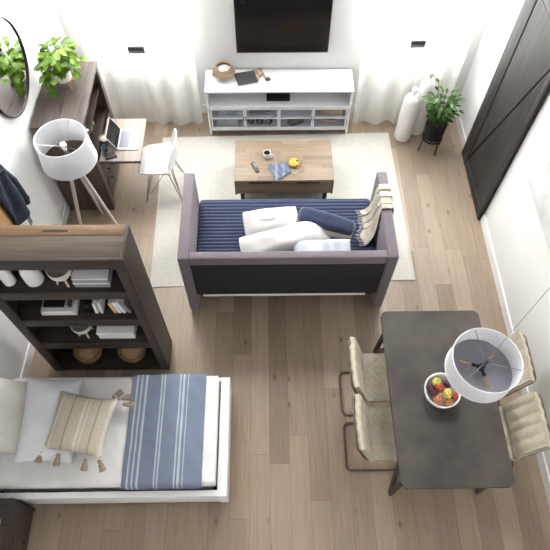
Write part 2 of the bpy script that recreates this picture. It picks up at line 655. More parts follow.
M['napkin'] = stripes('blue_grey_napkin', 'X', [(0, (0.16, 0.19, 0.26)), (0.2, (0.24, 0.27, 0.34)), (0.35, (0.15, 0.18, 0.25)), (0.6, (0.24, 0.27, 0.34)), (0.75, (0.15, 0.18, 0.25))], None, 0.2, -0.1)
M['glass'] = glass('cabinet_glass', (0.86, 0.88, 0.92), 0.035)
M['window_glass'] = glass('window_glass', (0.98, 1, 1), 0.05)
M['jar_glass'] = glass('pale_blue_glass', (0.80, 0.90, 0.96), 0.22)
M['mirror'] = plain('silvered_mirror', (0.90, 0.91, 0.92), 0.02, 0, metal=1)
M['sheer'] = sheer('sheer_white_curtain', (0.93, 0.92, 0.89), 0.60, 0.20)
M['shade'] = sheer('white_drum_shade_cloth', (0.82, 0.82, 0.84), 0.35, 0.0)
M['diffuser'] = sheer('grey_acrylic_diffuser', (0.44, 0.44, 0.50), 0.4, 0.15)
M['amber'] = glass('amber_bulb_glass', (1.0, 0.82, 0.5), 0.2)
TA, TB = (0.50, 0.455, 0.385), (0.15, 0.12, 0.10)
M['throw'] = stripes('cream_striped_throw', 'Y', [(0, TA), (0.12, TB), (0.155, TA), (0.30, TB), (0.335, TA), (0.48, TB), (0.53, (0.60, 0.56, 0.49)), (0.66, TB), (0.70, TA), (0.85, TB), (0.89, TA)], None, 0.46, -0.22)
BL, WH = (0.195, 0.232, 0.315), (0.50, 0.54, 0.60)
M['blue_throw'] = stripes('blue_striped_throw', 'X', [(0, BL), (0.055, WH), (0.075, BL), (0.115, WH), (0.135, BL), (0.175, WH), (0.20, BL), (0.385, WH), (0.405, BL), (0.425, WH), (0.445, BL), (0.63, WH), (0.65, BL), (0.675, WH), (0.70, BL), (0.735, WH), (0.75, BL)], None, 0.675, -1.235)
CR, TN, CW = (0.60, 0.54, 0.43), (0.42, 0.34, 0.25), (0.74, 0.70, 0.63)
M['cushion'] = stripes('cream_woven_cushion', 'X', [(0, CR), (0.10, CW), (0.13, CR), (0.30, TN), (0.325, CR), (0.50, CW), (0.54, CR), (0.58, CW), (0.60, CR), (0.74, TN), (0.765, CR), (0.92, CW)], None, 0.5, -0.25, sub=0.16)
M['tassel'] = plain('brown_tassel_yarn', (0.34, 0.26, 0.19), 0.95, 0.2, 60, 0.5, 120)
M['art'] = plain('pale_abstract_canvas', (0.58, 0.575, 0.58), 0.8, 0.28, 2.6)
M['apple_red'] = plain('red_apple_skin', (0.36, 0.045, 0.03), 0.35, 0.5, 14)
M['apple_dark'] = plain('dark_red_plum_skin', (0.07, 0.018, 0.03), 0.35, 0.5, 14)
M['apple_green'] = plain('yellow_green_apple_skin', (0.50, 0.46, 0.08), 0.35, 0.35, 14)
M['peach'] = plain('orange_peach_skin', (0.45, 0.16, 0.07), 0.55, 0.4, 12)
M['tan_card'] = plain('tan_card', (0.58, 0.37, 0.19), 0.7, 0.08)
M['pod'] = plain('dark_brown_pod', (0.10, 0.075, 0.055), 0.7, 0.3, 30)
M['skin_photo'] = plain('warm_printed_picture', (0.34, 0.24, 0.18), 0.5, 0.9, 22)
M['quilt_edge'] = plain('tan_cushion_back', (0.33, 0.28, 0.23), 0.9, 0.06)

# ------------------------------------------------------------------ the room
b = BM()
box(b, -2.75, 2.75, -1.2, 5.84, -0.12, 0)
struct('floor', b, M['floor'], None, 'light oak plank floor running towards the television wall', 'floor')
WL = lambda y: -2.41 + (y - 2.0) * 0.0361      # left wall's face
HT = 5.3
YB = 5.66
b = BM()
prism(b, [(WL(-1.2), -1.2), (WL(YB), YB), (-2.75, YB), (-2.75, -1.2)], 'z', 0, HT)
struct('wall_left', b, M['wall'], None, 'white wall on the left behind the desk and bed', 'wall')
b = BM()
box(b, 2.49, 2.75, -1.2, YB, 0, HT)
struct('wall_right', b, M['wall'], None, 'white wall on the right with the dark barn door', 'wall')
b = BM()
box(b, -2.75, 2.75, -1.35, -1.2, 0, HT)  # unseen wall, added to block horizon light and deepen the daybed's shadow
struct('wall_front_light_block', b, M['wall'], None, 'added white wall out of view, keeping low light off the floor', 'wall')
W1, W2, WZ0, WZ1 = (-1.95, -0.98), (1.22, 2.14), 1.0, 4.95  # window tops extended out of view so high daylight shades behind the daybed
b = BM()
box(b, -2.75, 2.75, YB, 5.84, 0, WZ0)
box(b, -2.75, 2.75, YB, 5.84, WZ1, HT)
for x0, x1 in ((-2.75, W1[0]), (W1[1], W2[0]), (W2[1], 2.75)):
    box(b, x0, x1, YB, 5.84, WZ0, WZ1)
struct('wall_back', b, M['wall'], None, 'white wall behind the television between two curtained windows', 'wall')
b = BM()
box(b, 2.474, 2.49, -1.2, 3.885, 0, 0.13, 0.004)
box(b, 2.474, 2.49, 4.93, YB, 0, 0.13, 0.004)
struct('baseboard_right', b, M['trim'], None, 'white baseboard along the right wall', 'baseboard')
b = BM()
prism(b, [(WL(-1.2), -1.2), (WL(YB), YB), (WL(YB) + 0.016, YB), (WL(-1.2) + 0.016, -1.2)], 'z', 0, 0.13)
struct('baseboard_left', b, M['trim'], None, 'white baseboard along the left wall', 'baseboard')
b = BM()
box(b, WL(YB) + .016, 2.474, YB - .016, YB, 0, 0.15, 0.004)
struct('baseboard_back', b, M['trim'], None, 'white baseboard below the television', 'baseboard')
for k, (x0, x1) in enumerate((W1, W2)):
    b = BM()
    for a0, a1, c0, c1 in ((x0, x0 + .05, WZ0, WZ1), (x1 - .05, x1, WZ0, WZ1), (x0, x1, WZ0, WZ0 + .05), (x0, x1, WZ1 - .05, WZ1), (x0, x1, 1.92, 1.97), (x0, x1, 3.35, 3.40)):
        box(b, a0, a1, 5.72, 5.77, c0, c1)
    wn = struct('window_%d' % (k + 1), b, M['trim'], None, ('left' if k == 0 else 'right') + ' bright window behind white sheer curtains', 'window')
    b = BM()
    box(b, x0 + .03, x1 - .03, 5.743, 5.747, WZ0 + .03, WZ1 - .03)
    obj('pane', b, M['window_glass'], wn)
    b = BM()
    box(b, x0 - .04, x1 + .04, 5.63, 5.72, WZ0 - .025, WZ0, .004)
    obj('window_sill', b, M['trim'], wn)

# barn door on the right wall
b = BM()
box(b, 2.462, 2.489, 3.89, 4.925, 0.012, 2.4)
dr = struct('door_1', b, M['black_gap'], None, 'dark charcoal wooden barn door with a diagonal brace line', 'door')
DX0, DX1 = 2.444, 2.464
for y0, y1 in ((3.885, 3.965), (4.715, 4.93)):
    b = BM()
    box(b, DX0, DX1, y0, y1, 0.01, 2.42, 0.003)
    obj('stile', b, M['door'], dr)
for z0, z1 in ((0.01, 0.13), (2.3, 2.42)):
    b = BM()
    box(b, DX0, DX1, 3.97, 4.71, z0, z1, 0.003)
    obj('rail', b, M['door'], dr)
b = BM()
prism(b, [(4.702, 0.20), (4.702, 2.29), (3.975, 2.29), (3.975, 2.13)], 'x', DX0 + .006, DX1)
obj('board_panel', b, M['door'], dr)
b = BM()
prism(b, [(4.69, 0.138), (3.975, 2.08), (3.975, 0.138)], 'x', DX0 + .006, DX1)
obj('board_panel', b, M['door'], dr)
b = BM()
box(b, 2.458, 2.475, 3.7, 5.3, 2.5, 2.55)
single('door_track', b, M['black_metal'], 'black steel sliding track above the dark barn door', 'track', base=(2.466, 4.5, 2.5))


# ------------------------------------------------------------------ curtains
def curtain(name, x0, x1, amp, waves, seed, label, y=5.49):
    b = BM()

    def f(u, v):
        x = x0 + (x1 - x0) * u
        z = 0.012 + 5.06 * v
        spread = 1 - 0.25 * v
        yy = y + amp * spread * (math.sin(u * waves * 2 * PI + seed) + 0.45 * math.sin(u * waves * 4.7 + seed * 2.3 + v))
        x += 0.03 * math.sin(seed + u * 9 + v * 2) * (1 - v)
        return (x, yy, z)
    grid(b, f, 90, 24)
    return single(name, b, M['sheer'], label, 'curtain', 'sheer window curtains', base=((x0 + x1) / 2, y, 0), angle=180)


curtain('curtain', -2.08, -1.42, 0.024, 3.0, 0.4, 'leftmost sheer white curtain panel, behind the desk')
curtain('curtain', -1.455, -0.80, 0.028, 3.0, 1.3, 'sheer white curtain panel hanging left of the white television console', 5.455)
curtain('curtain', 1.09, 1.79, 0.028, 3.0, 2.2, 'sheer white curtain panel just right of the white television console', 5.455)
curtain('curtain', 1.765, 2.32, 0.024, 2.6, 3.1, 'rightmost sheer white curtain panel, behind the tall white vases')
for x0, x1, w_ in ((-2.1, -.75, 'left'), (1.05, 2.36, 'right')):
    b = BM()
    tube(b, [(x0, 5.49, 5.085), (x1, 5.49, 5.085)], 0.012)
    for x in (x0 + .02, x1 - .02):
        tube(b, [(x, 5.49, 5.085), (x, YB, 5.085)], 0.008)
    single('curtain_rod', b, M['black_metal'], w_ + ' curtain rod above the sheer curtains', 'curtain rod', base=((x0 + x1) / 2, 5.49, 5.085))
# small grey plates seen against the curtains
for x0, x1, z0, z1, lab in ((-1.535, -1.345, 1.15, 1.25, 'small dark grey plate against the left sheer curtain'), (1.60, 1.77, 1.21, 1.31, 'small dark grey plate against the right sheer curtain')):
    t = thing('window_latch', ((x0 + x1) / 2, 5.44, z0), lab, 'latch')
    b = BM()
    box(b, x0, x1, 5.375, 5.395, z0, z1, .004)
    obj('cover_plate', b, M['mid_grey'], t)
    b = BM()
    box(b, x0 + .01, x1 - .01, 5.368, 5.382, z0 + .045, z1 - .008, .003)
    obj('lever', b, M['dark_grey'], t)
    b = BM()
    xm = -1.44 if x0 < 0 else 1.70
    tube(b, [(xm, 5.39, z0 + .04), (xm, 5.72, z0 + .04)], 0.006)
    obj('arm', b, M['mid_grey'], t)

# ------------------------------------------------------------------ rug
t = thing('rug', (0.14, 4.16, 0), 'large cream woven area rug under the coffee table and daybed', 'rug')
b = BM()
box(b, -1.285, 1.57, 3.075, 5.235, 0.0, 0.009, 0.003)
obj('woven_field', b, M['rug'], t)
b = BM()
for x in (-1.29, 1.575):
    box(b, x - .012, x + .012, 3.07, 5.24, 0.0, 0.011, 0.003)
for y in (3.07, 5.24):
    box(b, -1.30, 1.585, y - .01, y + .01, 0.0, 0.0105, 0.003)
obj('binding', b, M['rug'], t)
t.rotation_euler.z = R(1.2)

# ------------------------------------------------------------------ television
t = thing('television', (0.19, 5.63, 0.975), 'large black flat television mounted on the white wall', 'television')
b = BM()
box(b, -0.342, 0.722, 5.605, 5.635, 0.975, 1.70, 0.006)
obj('casing', b, M['black_plastic'], t)
b = BM()
box(b, -0.329, 0.709, 5.602, 5.606, 0.993, 1.688)
obj('screen', b, M['screen'], t)
b = BM()
box(b, 0.0, 0.38, 5.635, 5.658, 1.2, 1.5)
obj('wall_bracket', b, M['black_metal'], t)

# ------------------------------------------------------------------ television console
CX0, CX1, CY0, CY1, CZ = -0.73, 1.035, 5.25, 5.64, 0.715
t = thing('media_console', (0.15, 5.42, 0), 'white metal console with four glass doors below the television', 'console')
b = BM()
box(b, CX0, CX1, CY0, CY1, CZ - .022, CZ, .004)
obj('top', b, M['white'], t)
for x in (CX0 + .02, CX1 - .02):
    for y in (CY0 + .018, CY1 - .018):
        b = BM()
        box(b, x - .012, x + .012, y - .012, y + .012, 0.009 if y < 5.3 else 0, CZ - .022, .002)
        obj('leg', b, M['white'], t)
b = BM()
box(b, CX0 + .03, CX1 - .03, CY1 - .02, CY1 - .008, 0.1, CZ - .022)
obj('back_panel', b, M['white'], t)
b = BM()
box(b, CX0 + .008, CX1 - .008, CY0, CY1 - .008, 0.455, 0.485, .003)
obj('shelf', b, M['white'], t)
b = BM()
box(b, CX0 + .03, CX1 - .03, CY0 + .03, CY1 - .02, 0.285, 0.295)
obj('shelf', b, M['white'], t)
b = BM()
box(b, CX0 + .008, CX1 - .008, CY0, CY1 - .008, 0.09, 0.12, .003)
obj('bottom_board', b, M['white'], t)
for x in (CX0 + .016, CX1 - .016):
    b = BM()
    box(b, x - .006, x + .006, CY0 + .03, CY1 - .02, 0.12, CZ - .022)
    obj('side_panel', b, M['white'], t)
dw = (CX1 - CX0 - .08) / 4
for k in range(4):
    x0 = CX0 + .04 + k * dw
    b = BM()
    fw_ = .019
    box(b, x0 + .004, x0 + fw_, CY0, CY0 + .018, .126, .449)
    box(b, x0 + dw - fw_, x0 + dw - .004, CY0, CY0 + .018, .126, .449)
    for z0, z1 in ((.126, .144), (.431, .449), (.284, .297)):
        box(b, x0 + fw_, x0 + dw - fw_, CY0, CY0 + .018, z0, z1)
    d = obj('door', b, M['white'], t, smooth=False)
    b = BM()
    box(b, x0 + fw_ - .004, x0 + dw - fw_ + .004, CY0 + .008, CY0 + .011, .146, .43)
    obj('pane', b, M['glass'], d)
    b = BM()
    hx = x0 + dw - .014 if k % 2 == 0 else x0 + .014
    box(b, hx - .005, hx + .005, CY0 - .014, CY0, .26, .32, .003)
    obj('handle', b, M['chrome'], d)
# in and on the console
b = BM()
box(b, 0.0, 0.285, 5.34, 5.47, 0.486, 0.535, .005)
cb = single('cable_box', b, M['black_plastic'], 'black media box in the open bay of the white console', 'media box', base=(0.14, 5.4, 0.486))
b = BM()
lathe(b, [(0.0, .297), (0.05, .297), (0.075, .32), (0.085, .35), (0.078, .347), (0.065, .318), (0.0, .305)], (.78, 5.42, 0), 20, cap=False)
for lab, x0, x1, y0, y1, z0, z1, mt in (
        ('pale cream box standing low behind the leftmost glass door', -.63, -.36, 5.285, 5.47, .121, .235, 'linen_cream'),
        ('pale blue grey box on the upper shelf behind the leftmost glass door', -.60, -.40, 5.30, 5.47, .296, .37, 'pale_blue'),
        ('tan card box on the upper shelf behind the rightmost glass door', .66, .95, 5.30, 5.47, .296, .40, 'tan_card'),
        ('flat grey box on the upper shelf behind the second glass door', -.22, .05, 5.30, 5.47, .296, .345, 'mid_grey')):
    bb = BM()
    box(bb, x0, x1, y0, y1, z0, z1, .012)
    single('storage_box', bb, M[mt], lab, 'box', base=((x0 + x1) / 2, (y0 + y1) / 2, z0))
b.free()
for k, x in enumerate((-.20, -.085, .03)):
    b = BM()
    lathe(b, [(0, 0), (.025, .004), (.045, .03), (.048, .05), (.04, .08), (.02, .095), (0, .097)], (x, 5.345, .121), 16)
    single('wooden_ball', b, M['pod'], ('left', 'middle', 'right')[k] + ' one of three dark balls behind the second glass door', 'ball', 'dark balls in the console', base=(x, 5.345, .121))
b = BM()
box(b, .27, .46, 5.30, 5.39, .121, .20, .01, Matrix.Rotation(R(25), 3, 'Z'))
single('camera_case', b, M['dark_grey'], 'dark slanted case behind the third glass door', 'case', base=(.39, 5.4, .121))
b = BM()
lathe(b, [(0, 0), (.09, 0), (.13, .05), (.14, .1), (.132, .1), (.12, .055), (.08, .012), (0, .01)], (.80, 5.42, .121), 24)
single('wicker_bowl', b, M['basket'], 'round wicker bowl behind the rightmost glass door', 'bowl', base=(.80, 5.41, .121))

# faceted wooden bowl, book and photograph on top
t = thing('faceted_bowl', (-.505, 5.51, CZ), 'faceted tan wooden bowl on the left end of the white console', 'bowl')
b = BM()
lathe(b, [(.06, 0), (.145, .07), (.10, .15), (.086, .145), (.128, .07), (.055, .012)], (-.505, 5.51, CZ), 7, cap=False)
bmesh.ops.contextual_create(b, geom=[e for e in b.edges if e.is_boundary and abs(sum(v.co.z for v in e.verts) / 2 - CZ - .012) < .001])
obj('wooden_shell', b, M['brown_wood'], t, smooth=False)
b = BM()
lathe(b, [(0, .128), (.05, .125), (.095, .105), (.10, .08), (.07, .04), (0, .03)], (-.505, 5.51, CZ), 14)
obj('white_filling', b, M['linen'], t)
t = thing('magazine', (-.19, 5.41, CZ), 'dark grey book lying open on the white console beside the faceted bowl', 'book')
rm = Matrix.Rotation(R(14), 3, 'Z')
b = BM()
box(b, -.36, -.12, 5.36, 5.57, CZ, CZ + .018, .002, rm)
obj('pages', b, M['paper'], t)
b = BM()
box(b, -.363, -.117, 5.357, 5.573, CZ + .018, CZ + .023, .002, rm)
obj('cover', b, M['dark_grey'], t)
t = thing('printed_picture', (-.02, 5.45, CZ), 'small stack of warm toned printed pictures beside the dark book on the console', 'picture')
b = BM()
box(b, -.135, -.02, 5.42, 5.645, CZ, CZ + .006, 0, Matrix.Rotation(R(22), 3, 'Z'))
obj('print', b, M['skin_photo'], t)
b = BM()
box(b, -.085, .005, 5.37, 5.48, CZ + .0065, CZ + .010, 0, Matrix.Rotation(R(-25), 3, 'Z'))
obj('print', b, M['paper'], t)
b = BM()
box(b, -.015, .045, 5.42, 5.475, CZ + .0105, CZ + .022, .003, Matrix.Rotation(R(30), 3, 'Z'))
obj('clip', b, M['dark_grey'], t)

# ------------------------------------------------------------------ coffee table
KX0, KX1, KY0, KY1 = -0.37, 0.755, 4.155, 4.765
t = thing('coffee_table', (.19, 4.46, 0.009), 'light wood coffee table with two drawers on the cream rug', 'coffee table')
b = BM()
box(b, KX0, KX1, KY0, KY1, .392, .42, .004)
obj('top', b, M['tan_wood'], t)
b = BM()
box(b, KX0, KX1, KY0 + .02, KY1, .17, .19, .002)
box(b, KX0, KX0 + .02, KY0 + .003, KY1, .17, .392, .002)
box(b, KX1 - .02, KX1, KY0 + .003, KY1, .17, .392, .002)
box(b, KX0 + .02, KX1 - .02, KY1 - .02, KY1, .19, .392)
box(b, .185, .20, KY0 + .03, KY1 - .02, .19, .392)
obj('body', b, M['tan_front'], t)
for x0, x1 in ((KX0 + .024, .188), (.197, KX1 - .024)):
    b = BM()
    box(b, x0, x1, KY0 + .006, KY0 + .026, .182, .385, .003)
    d = obj('drawer', b, M['tan_front'], t)
    xm = (x0 + x1) / 2
    b = BM()
    box(b, xm - .13, xm + .13, KY0 + .002, KY0 + .008, .362, .384)
    obj('finger_pull', b, M['black_gap'], d)
for x in (KX0 + .08, KX1 - .08):
    for y in (KY0 + .06, KY1 - .06):
        b = BM()
        box(b, x - .022, x + .022, y - .022, y + .022, .0095, .172, .003)
        obj('leg', b, M['black_metal'], t)
TZ = .42
t = thing('coffee_mug', (0.0, 4.50, TZ), 'white mug of black coffee on the light wood coffee table', 'mug')
b = BM()
lathe(b, [(0, 0), (.034, 0), (.042, .01), (.044, .085), (.040, .085), (.038, .012), (0, .01)], (0, 4.50, TZ), 24)
obj('cup', b, M['ceramic'], t)
b = BM()
tube(b, [(.04, 4.49, TZ + .068), (.068, 4.475, TZ + .065), (.074, 4.472, TZ + .045), (.066, 4.476, TZ + .024), (.04, 4.49, TZ + .02)], .006)
obj('handle', b, M['ceramic'], t)
b = BM()
lathe(b, [(0, .07), (.0385, .07), (.0385, .064), (0, .064)], (0, 4.50, TZ), 24)
obj('coffee', b, M['coffee'], t)
b = BM()
box(b, -.16, -.115, 4.265, 4.425, TZ, TZ + .016, .006, Matrix.Rotation(R(25), 3, 'Z'))
o = single('remote_control', b, M['dark_grey'], 'dark grey remote control lying on the light wood coffee table', 'remote', base=(-.138, 4.345, TZ))
b = BM()
box(b, -.148, -.128, 4.33, 4.40, TZ + .0155, TZ + .019, .002, Matrix.Rotation(R(25), 3, 'Z'))
obj('buttons', b, M['mid_grey'], o)
t = thing('napkin', (.15, 4.30, TZ), 'crumpled blue grey striped napkin on the coffee table beside the plate', 'napkin')
b = BM()


def nap(u, v):
    x = (u - .5) * .21
    y = (v - .5) * .25 * (1 - .35 * u)
    z = .008 + .016 * abs(noise.noise(Vector((x * 16, y * 14, 3)))) + .012 * math.sin(u * 9 + v * 3) ** 2
    p = Matrix.Rotation(R(24), 3, 'Z') @ Vector((x, y, z))
    return p + Vector((.15, 4.30, TZ))


grid(b, nap, 24, 24, .003)
obj('cloth', b, M['napkin'], t)
b = BM()
grid(b, lambda u, v: Vector((.06 + .14 * u + .05 * v, 4.245 - .035 * u + .05 * v, TZ + .012 + .02 * math.sin(PI * u) * v)), 12, 8, .003)
obj('folded_corner', b, M['napkin'], t)
b = BM()
lathe(b, [(0, 0), (.06, 0), (.078, .012), (.076, .016), (.058, .006), (0, .005)], (.315, 4.40, TZ), 28)
single('side_plate', b, M['brown_wood'], 'small round wooden plate on the coffee table', 'plate', base=(.315, 4.40, TZ))
t = thing('pastry', (.305, 4.395, TZ + .006), 'golden yellow pastry on the small wooden plate', 'pastry')
b = BM()
lathe(b, [(0, 0), (.045, 0), (.062, .018), (.055, .036), (.03, .046), (0, .048)], (.305, 4.395, TZ + .0065), 22)
for v in b.verts:
    v.co.z += .006 * noise.noise(v.co * 40)
obj('crust', b, M['gold_food'], t)
b = BM()
lathe(b, [(0, .0), (.016, .0), (.013, .008), (0, .011)], (.34, 4.40, TZ + .046), 12)
obj('topping', b, M['apple_dark'], t)
t = thing('butter_knife', (.37, 4.28, TZ), 'small knife with a brown handle below the plate on the coffee table', 'knife')
b = BM()
bar(b, (.36, 4.265, TZ + .006), (.43, 4.315, TZ + .006), .012, .007)
obj('handle', b, M['brown_wood'], t)
b = BM()
bar(b, (.30, 4.222, TZ + .005), (.36, 4.265, TZ + .005), .013, .002)
obj('blade', b, M['chrome'], t)

# ------------------------------------------------------------------ daybed (sofa)
t = thing('daybed', (.19, 3.25, 0), 'mauve grey upholstered daybed with black back on the cream rug', 'daybed')
AX = ((-.825, -.722), (1.094, 1.197))
for x0, x1 in AX:
    b = BM()
    box(b, x0, x1, 2.745, 3.765, .03, 1.02, .018, seg=3)
    obj('arm', b, M['mauve'], t)
b = BM()
box(b, -.722, 1.094, 2.75, 2.835, .90, 1.015, .016, seg=3)
obj('backrest', b, M['mauve'], t)
b = BM()
box(b, -.722, 1.094, 2.79, 2.835, .34, .905)
obj('backrest_inner', b, M['mauve'], t)
b = BM()
box(b, -.722, 1.094, 2.756, 2.79, .335, .90, .004)
obj('back_panel', b, M['black_cloth'], t)
b = BM()
box(b, -.66, .985, 2.762, 2.80, .278, .318, .006)
obj('under_rail', b, M['white'], t)
b = BM()
box(b, -.722, 1.094, 2.84, 3.70, .16, .34, .006)
obj('base', b, M['black_cloth'], t)
for x in (-.773, 1.145):
    for y in (2.80, 3.70):
        b = BM()
        box(b, x - .02, x + .02, y - .02, y + .02, 0.0 if y < 3 else .0095, .032)
        obj('foot', b, M['black_plastic'], t)
# navy ribbed mattress
t = thing('daybed_mattress', (.19, 3.3, .341), 'navy blue ribbed mattress cover filling the mauve daybed seat', 'mattress')
b = BM()
MX0, MX1, MY0, MY1, MZ0, MZ1 = -.716, 1.088, 2.838, 3.785, .342, .585
NY = 220


def mat_prof(s):
    """cross-section over the top: back edge up, over the ribs, down the front"""
    if s < .08:
        a = s / .08
        return MY0 + .002, MZ0 + (MZ1 - .03 - MZ0) * a
    if s > .86:
        a = (s - .86) / .14
        return MY1 - .008 * a, MZ1 - .035 - (MZ1 - .035 - MZ0) * a
    a = (s - .08) / .78
    y = MY0 + .002 + (MY1 - MY0 - .002) * a
    e = min(1, min(a, 1 - a) / .06)
    z = MZ1 - .035 * (1 - math.sqrt(max(0, 1 - (1 - e) ** 2))) + .010 * abs(math.sin(a * PI * 22)) * e
    return y, z


def mat_top(u, v):
    y, z = mat_prof(v)
    x = MX0 + (MX1 - MX0) * u
    e = min(1, min(u, 1 - u) / .015)
    return (x, y, z - .02 * (1 - e) + .004 * noise.noise(Vector((x * 4, y * 4, 0))))


grid(b, mat_top, 60, NY)
bmesh.ops.holes_fill(b, edges=[e for e in b.edges if e.is_boundary])
obj('quilted_cover', b, M['navy'], t, angle=60)
b = BM()
box(b, MX0 + .004, MX1 - .004, 3.70, 3.791, .341, .365, .006)
obj('white_hem', b, M['linen'], t)


def local_part(name, bm, mat, parent):
    c = obj(name, bm, mat, None)
    c.parent = parent
    return c


def pillow(name, label, M4, wx, wy, h, mat, cat='pillow', group=None, **k):
    p = M4.translation
    b_ = BM()
    M3 = Matrix.Translation((0, 0, 0)) @ M4.to_3x3().to_4x4()
    cushion(b_, Matrix.Identity(4), wx, wy, h, **k)
    o_ = obj(name, b_, mat, None, angle=70)
    o_.matrix_world = M4
    return tag(o_, label, cat, group)


pg = 'pillows on the daybed'
o = pillow('pillow', 'plump white oblong pillow with a thin seam stripe, leftmost on the navy seat', place(.04, 3.36, .725, 10, 3, 9), .60, .33, .24, M['linen'], group=pg, seed=1, corner=.18, puff=.95, wr=.02)
b = BM()
tube(b, [Vector((-.20 + .40 * k / 12, -.015 + .008 * math.sin(k), .124 - .05 * abs((k - 6) / 6) ** 2.4)) for k in range(13)], .004, 6)
local_part('seam', b, M['mid_grey'], o)
o = pillow('pillow', 'wide white pillow lying under the others against the daybed back', place(.17, 3.17, .69, 14, -3, 15), .96, .31, .25, M['linen'], group=pg, seed=2, corner=.18, puff=.95, wr=.025)
o = pillow('pillow', 'pale blue grey striped pillow closest to the daybed back', place(.53, 3.03, .735, 10, 0, 2), .57, .19, .12, M['pale_blue'], group=pg, seed=3, pinch=.03)
o = pillow('pillow', 'navy ribbed cushion with a tan back leaning on the white pillows', place(.585, 3.33, .775, 14, 4, -19), .62, .19, .14, M['navy'], group=pg, rib=9, seed=4, corner=.25)
b = BM()
tube(b, [Vector((-.28 + .56 * k / 10, -.098 + .03 * abs((k - 5) / 5) ** 3, -.022)) for k in range(11)], .034, 8)
local_part('tan_edge', b, M['quilt_edge'], o)

# striped throw over the right arm
t = thing('throw_blanket', (1.145, 3.5, 1.02), 'cream and brown striped throw draped over the daybed right arm', 'blanket')
b = BM()
PR = [(.975, .604), (1.02, .622), (1.06, .68), (1.079, .80), (1.083, .96), (1.092, 1.03), (1.145, 1.037), (1.199, 1.03), (1.209, .96), (1.212, .80), (1.214, .66)]


def thr(u, v):
    s = u * (len(PR) - 1)
    i = min(int(s), len(PR) - 2)
    a = s - i
    x = PR[i][0] + (PR[i + 1][0] - PR[i][0]) * a
    z = PR[i][1] + (PR[i + 1][1] - PR[i][1]) * a
    fan = max(0, 1 - u / .5)
    y = 3.40 + (v - .5) * (.30 + .10 * fan) + .04 - .10 * fan * (1 - .5 * v)
    f_ = math.sin(v * 5 * PI)
    if u < .45:
        x -= .018 * (1 - f_) * .5 + .02 * fan * math.sin(v * 7)
        z += .014 * fan * (1 + f_) * .5
    elif u > .7:
        x += .008 * (1 + f_)
    else:
        z += .010 * (1 + f_) * .5
    return (x, y, z)


grid(b, thr, 60, 60, .006)
obj('cloth', b, M['throw'], t, angle=70)
b = BM()
for k in range(22):
    v = (k + .5) / 22
    p = Vector(thr(0, v))
    tube(b, [p, p + Vector((-.02, -.004 + .008 * random.random(), -.003)), p + Vector((-.045, -.01 + .02 * random.random(), -.004))], .0035, 5)
obj('fringe', b, M['linen_cream'], t)

# ------------------------------------------------------------------ secretary desk at the left wall
t = thing('secretary_desk', (-2.06, 4.54, 0), 'tall grey brown wooden secretary desk with an open drop flap', 'desk')
SX0, SX1, SY0, SY1, SZ = -2.305, -1.80, 4.085, 5.03, 1.33
b = BM()
box(b, SX0, SX1 + .01, SY0 - .01, SY1 + .01, SZ - .035, SZ, .004)
obj('top', b, M['desk'], t)
for y0, y1 in ((SY0, SY0 + .03), (SY1 - .03, SY1)):
    b = BM()
    box(b, SX0, SX1, y0, y1, .0, SZ - .035, .002)
    obj('side_panel', b, M['desk_z'], t)
for y0, y1 in ((SY0, SY0 + .075), (SY1 - .075, SY1)):
    b = BM()
    box(b, SX1 - .022, SX1 + .004, y0 - .001, y1 + .001, .0, SZ - .035, .002)
    obj('stile', b, M['desk_z'], t)
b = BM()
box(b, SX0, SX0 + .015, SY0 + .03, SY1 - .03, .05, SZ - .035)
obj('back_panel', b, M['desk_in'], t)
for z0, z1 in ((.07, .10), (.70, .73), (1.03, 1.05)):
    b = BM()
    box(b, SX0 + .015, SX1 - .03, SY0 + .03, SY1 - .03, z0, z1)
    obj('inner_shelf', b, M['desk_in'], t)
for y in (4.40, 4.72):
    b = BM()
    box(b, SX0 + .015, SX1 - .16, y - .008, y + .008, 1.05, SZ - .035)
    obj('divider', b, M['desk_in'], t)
for z0, z1 in ((.105, .375), (.385, .695)):
    b = BM()
    box(b, SX1 - .02, SX1 - .002, SY0 + .08, SY1 - .08, z0, z1, .003)
    d = obj('drawer', b, M['desk'], t)
    for y in (4.33, 4.79):
        b = BM()
        zz = z0 + .06 if z0 > .2 else z1 - .08
        lathe(b, [(0, 0), (.009, 0), (.007, .012), (.014, .02), (.010, .028), (0, .03)], (0, 0, 0), 14)
        for v in b.verts:
            v.co = Vector((SX1 - .002 + v.co.z, y + v.co.x, zz + v.co.y))
        obj('knob', b, M['black_metal'], d)
b = BM()
box(b, SX1 + .002, SX1 + .445, 4.17, 4.80, .715, .742, .004)
fl = obj('drop_flap', b, M['flap'], t)
b = BM()
box(b, SX1 + .002, SX1 + .445, 4.163, 4.170, .712, .738, .001)
obj('flap_edge', b, M['desk'], fl)
b = BM()
lathe(b, [(0, 0), (.010, 0), (.008, .01), (.016, .02), (.010, .028), (0, .03)], (0, 0, 0), 14)
for v in b.verts:
    v.co = Vector((SX1 + .004 + v.co.z, SY0 + .04 + v.co.x, 1.245 + v.co.y))
obj('latch_knob', b, M['white'], t)

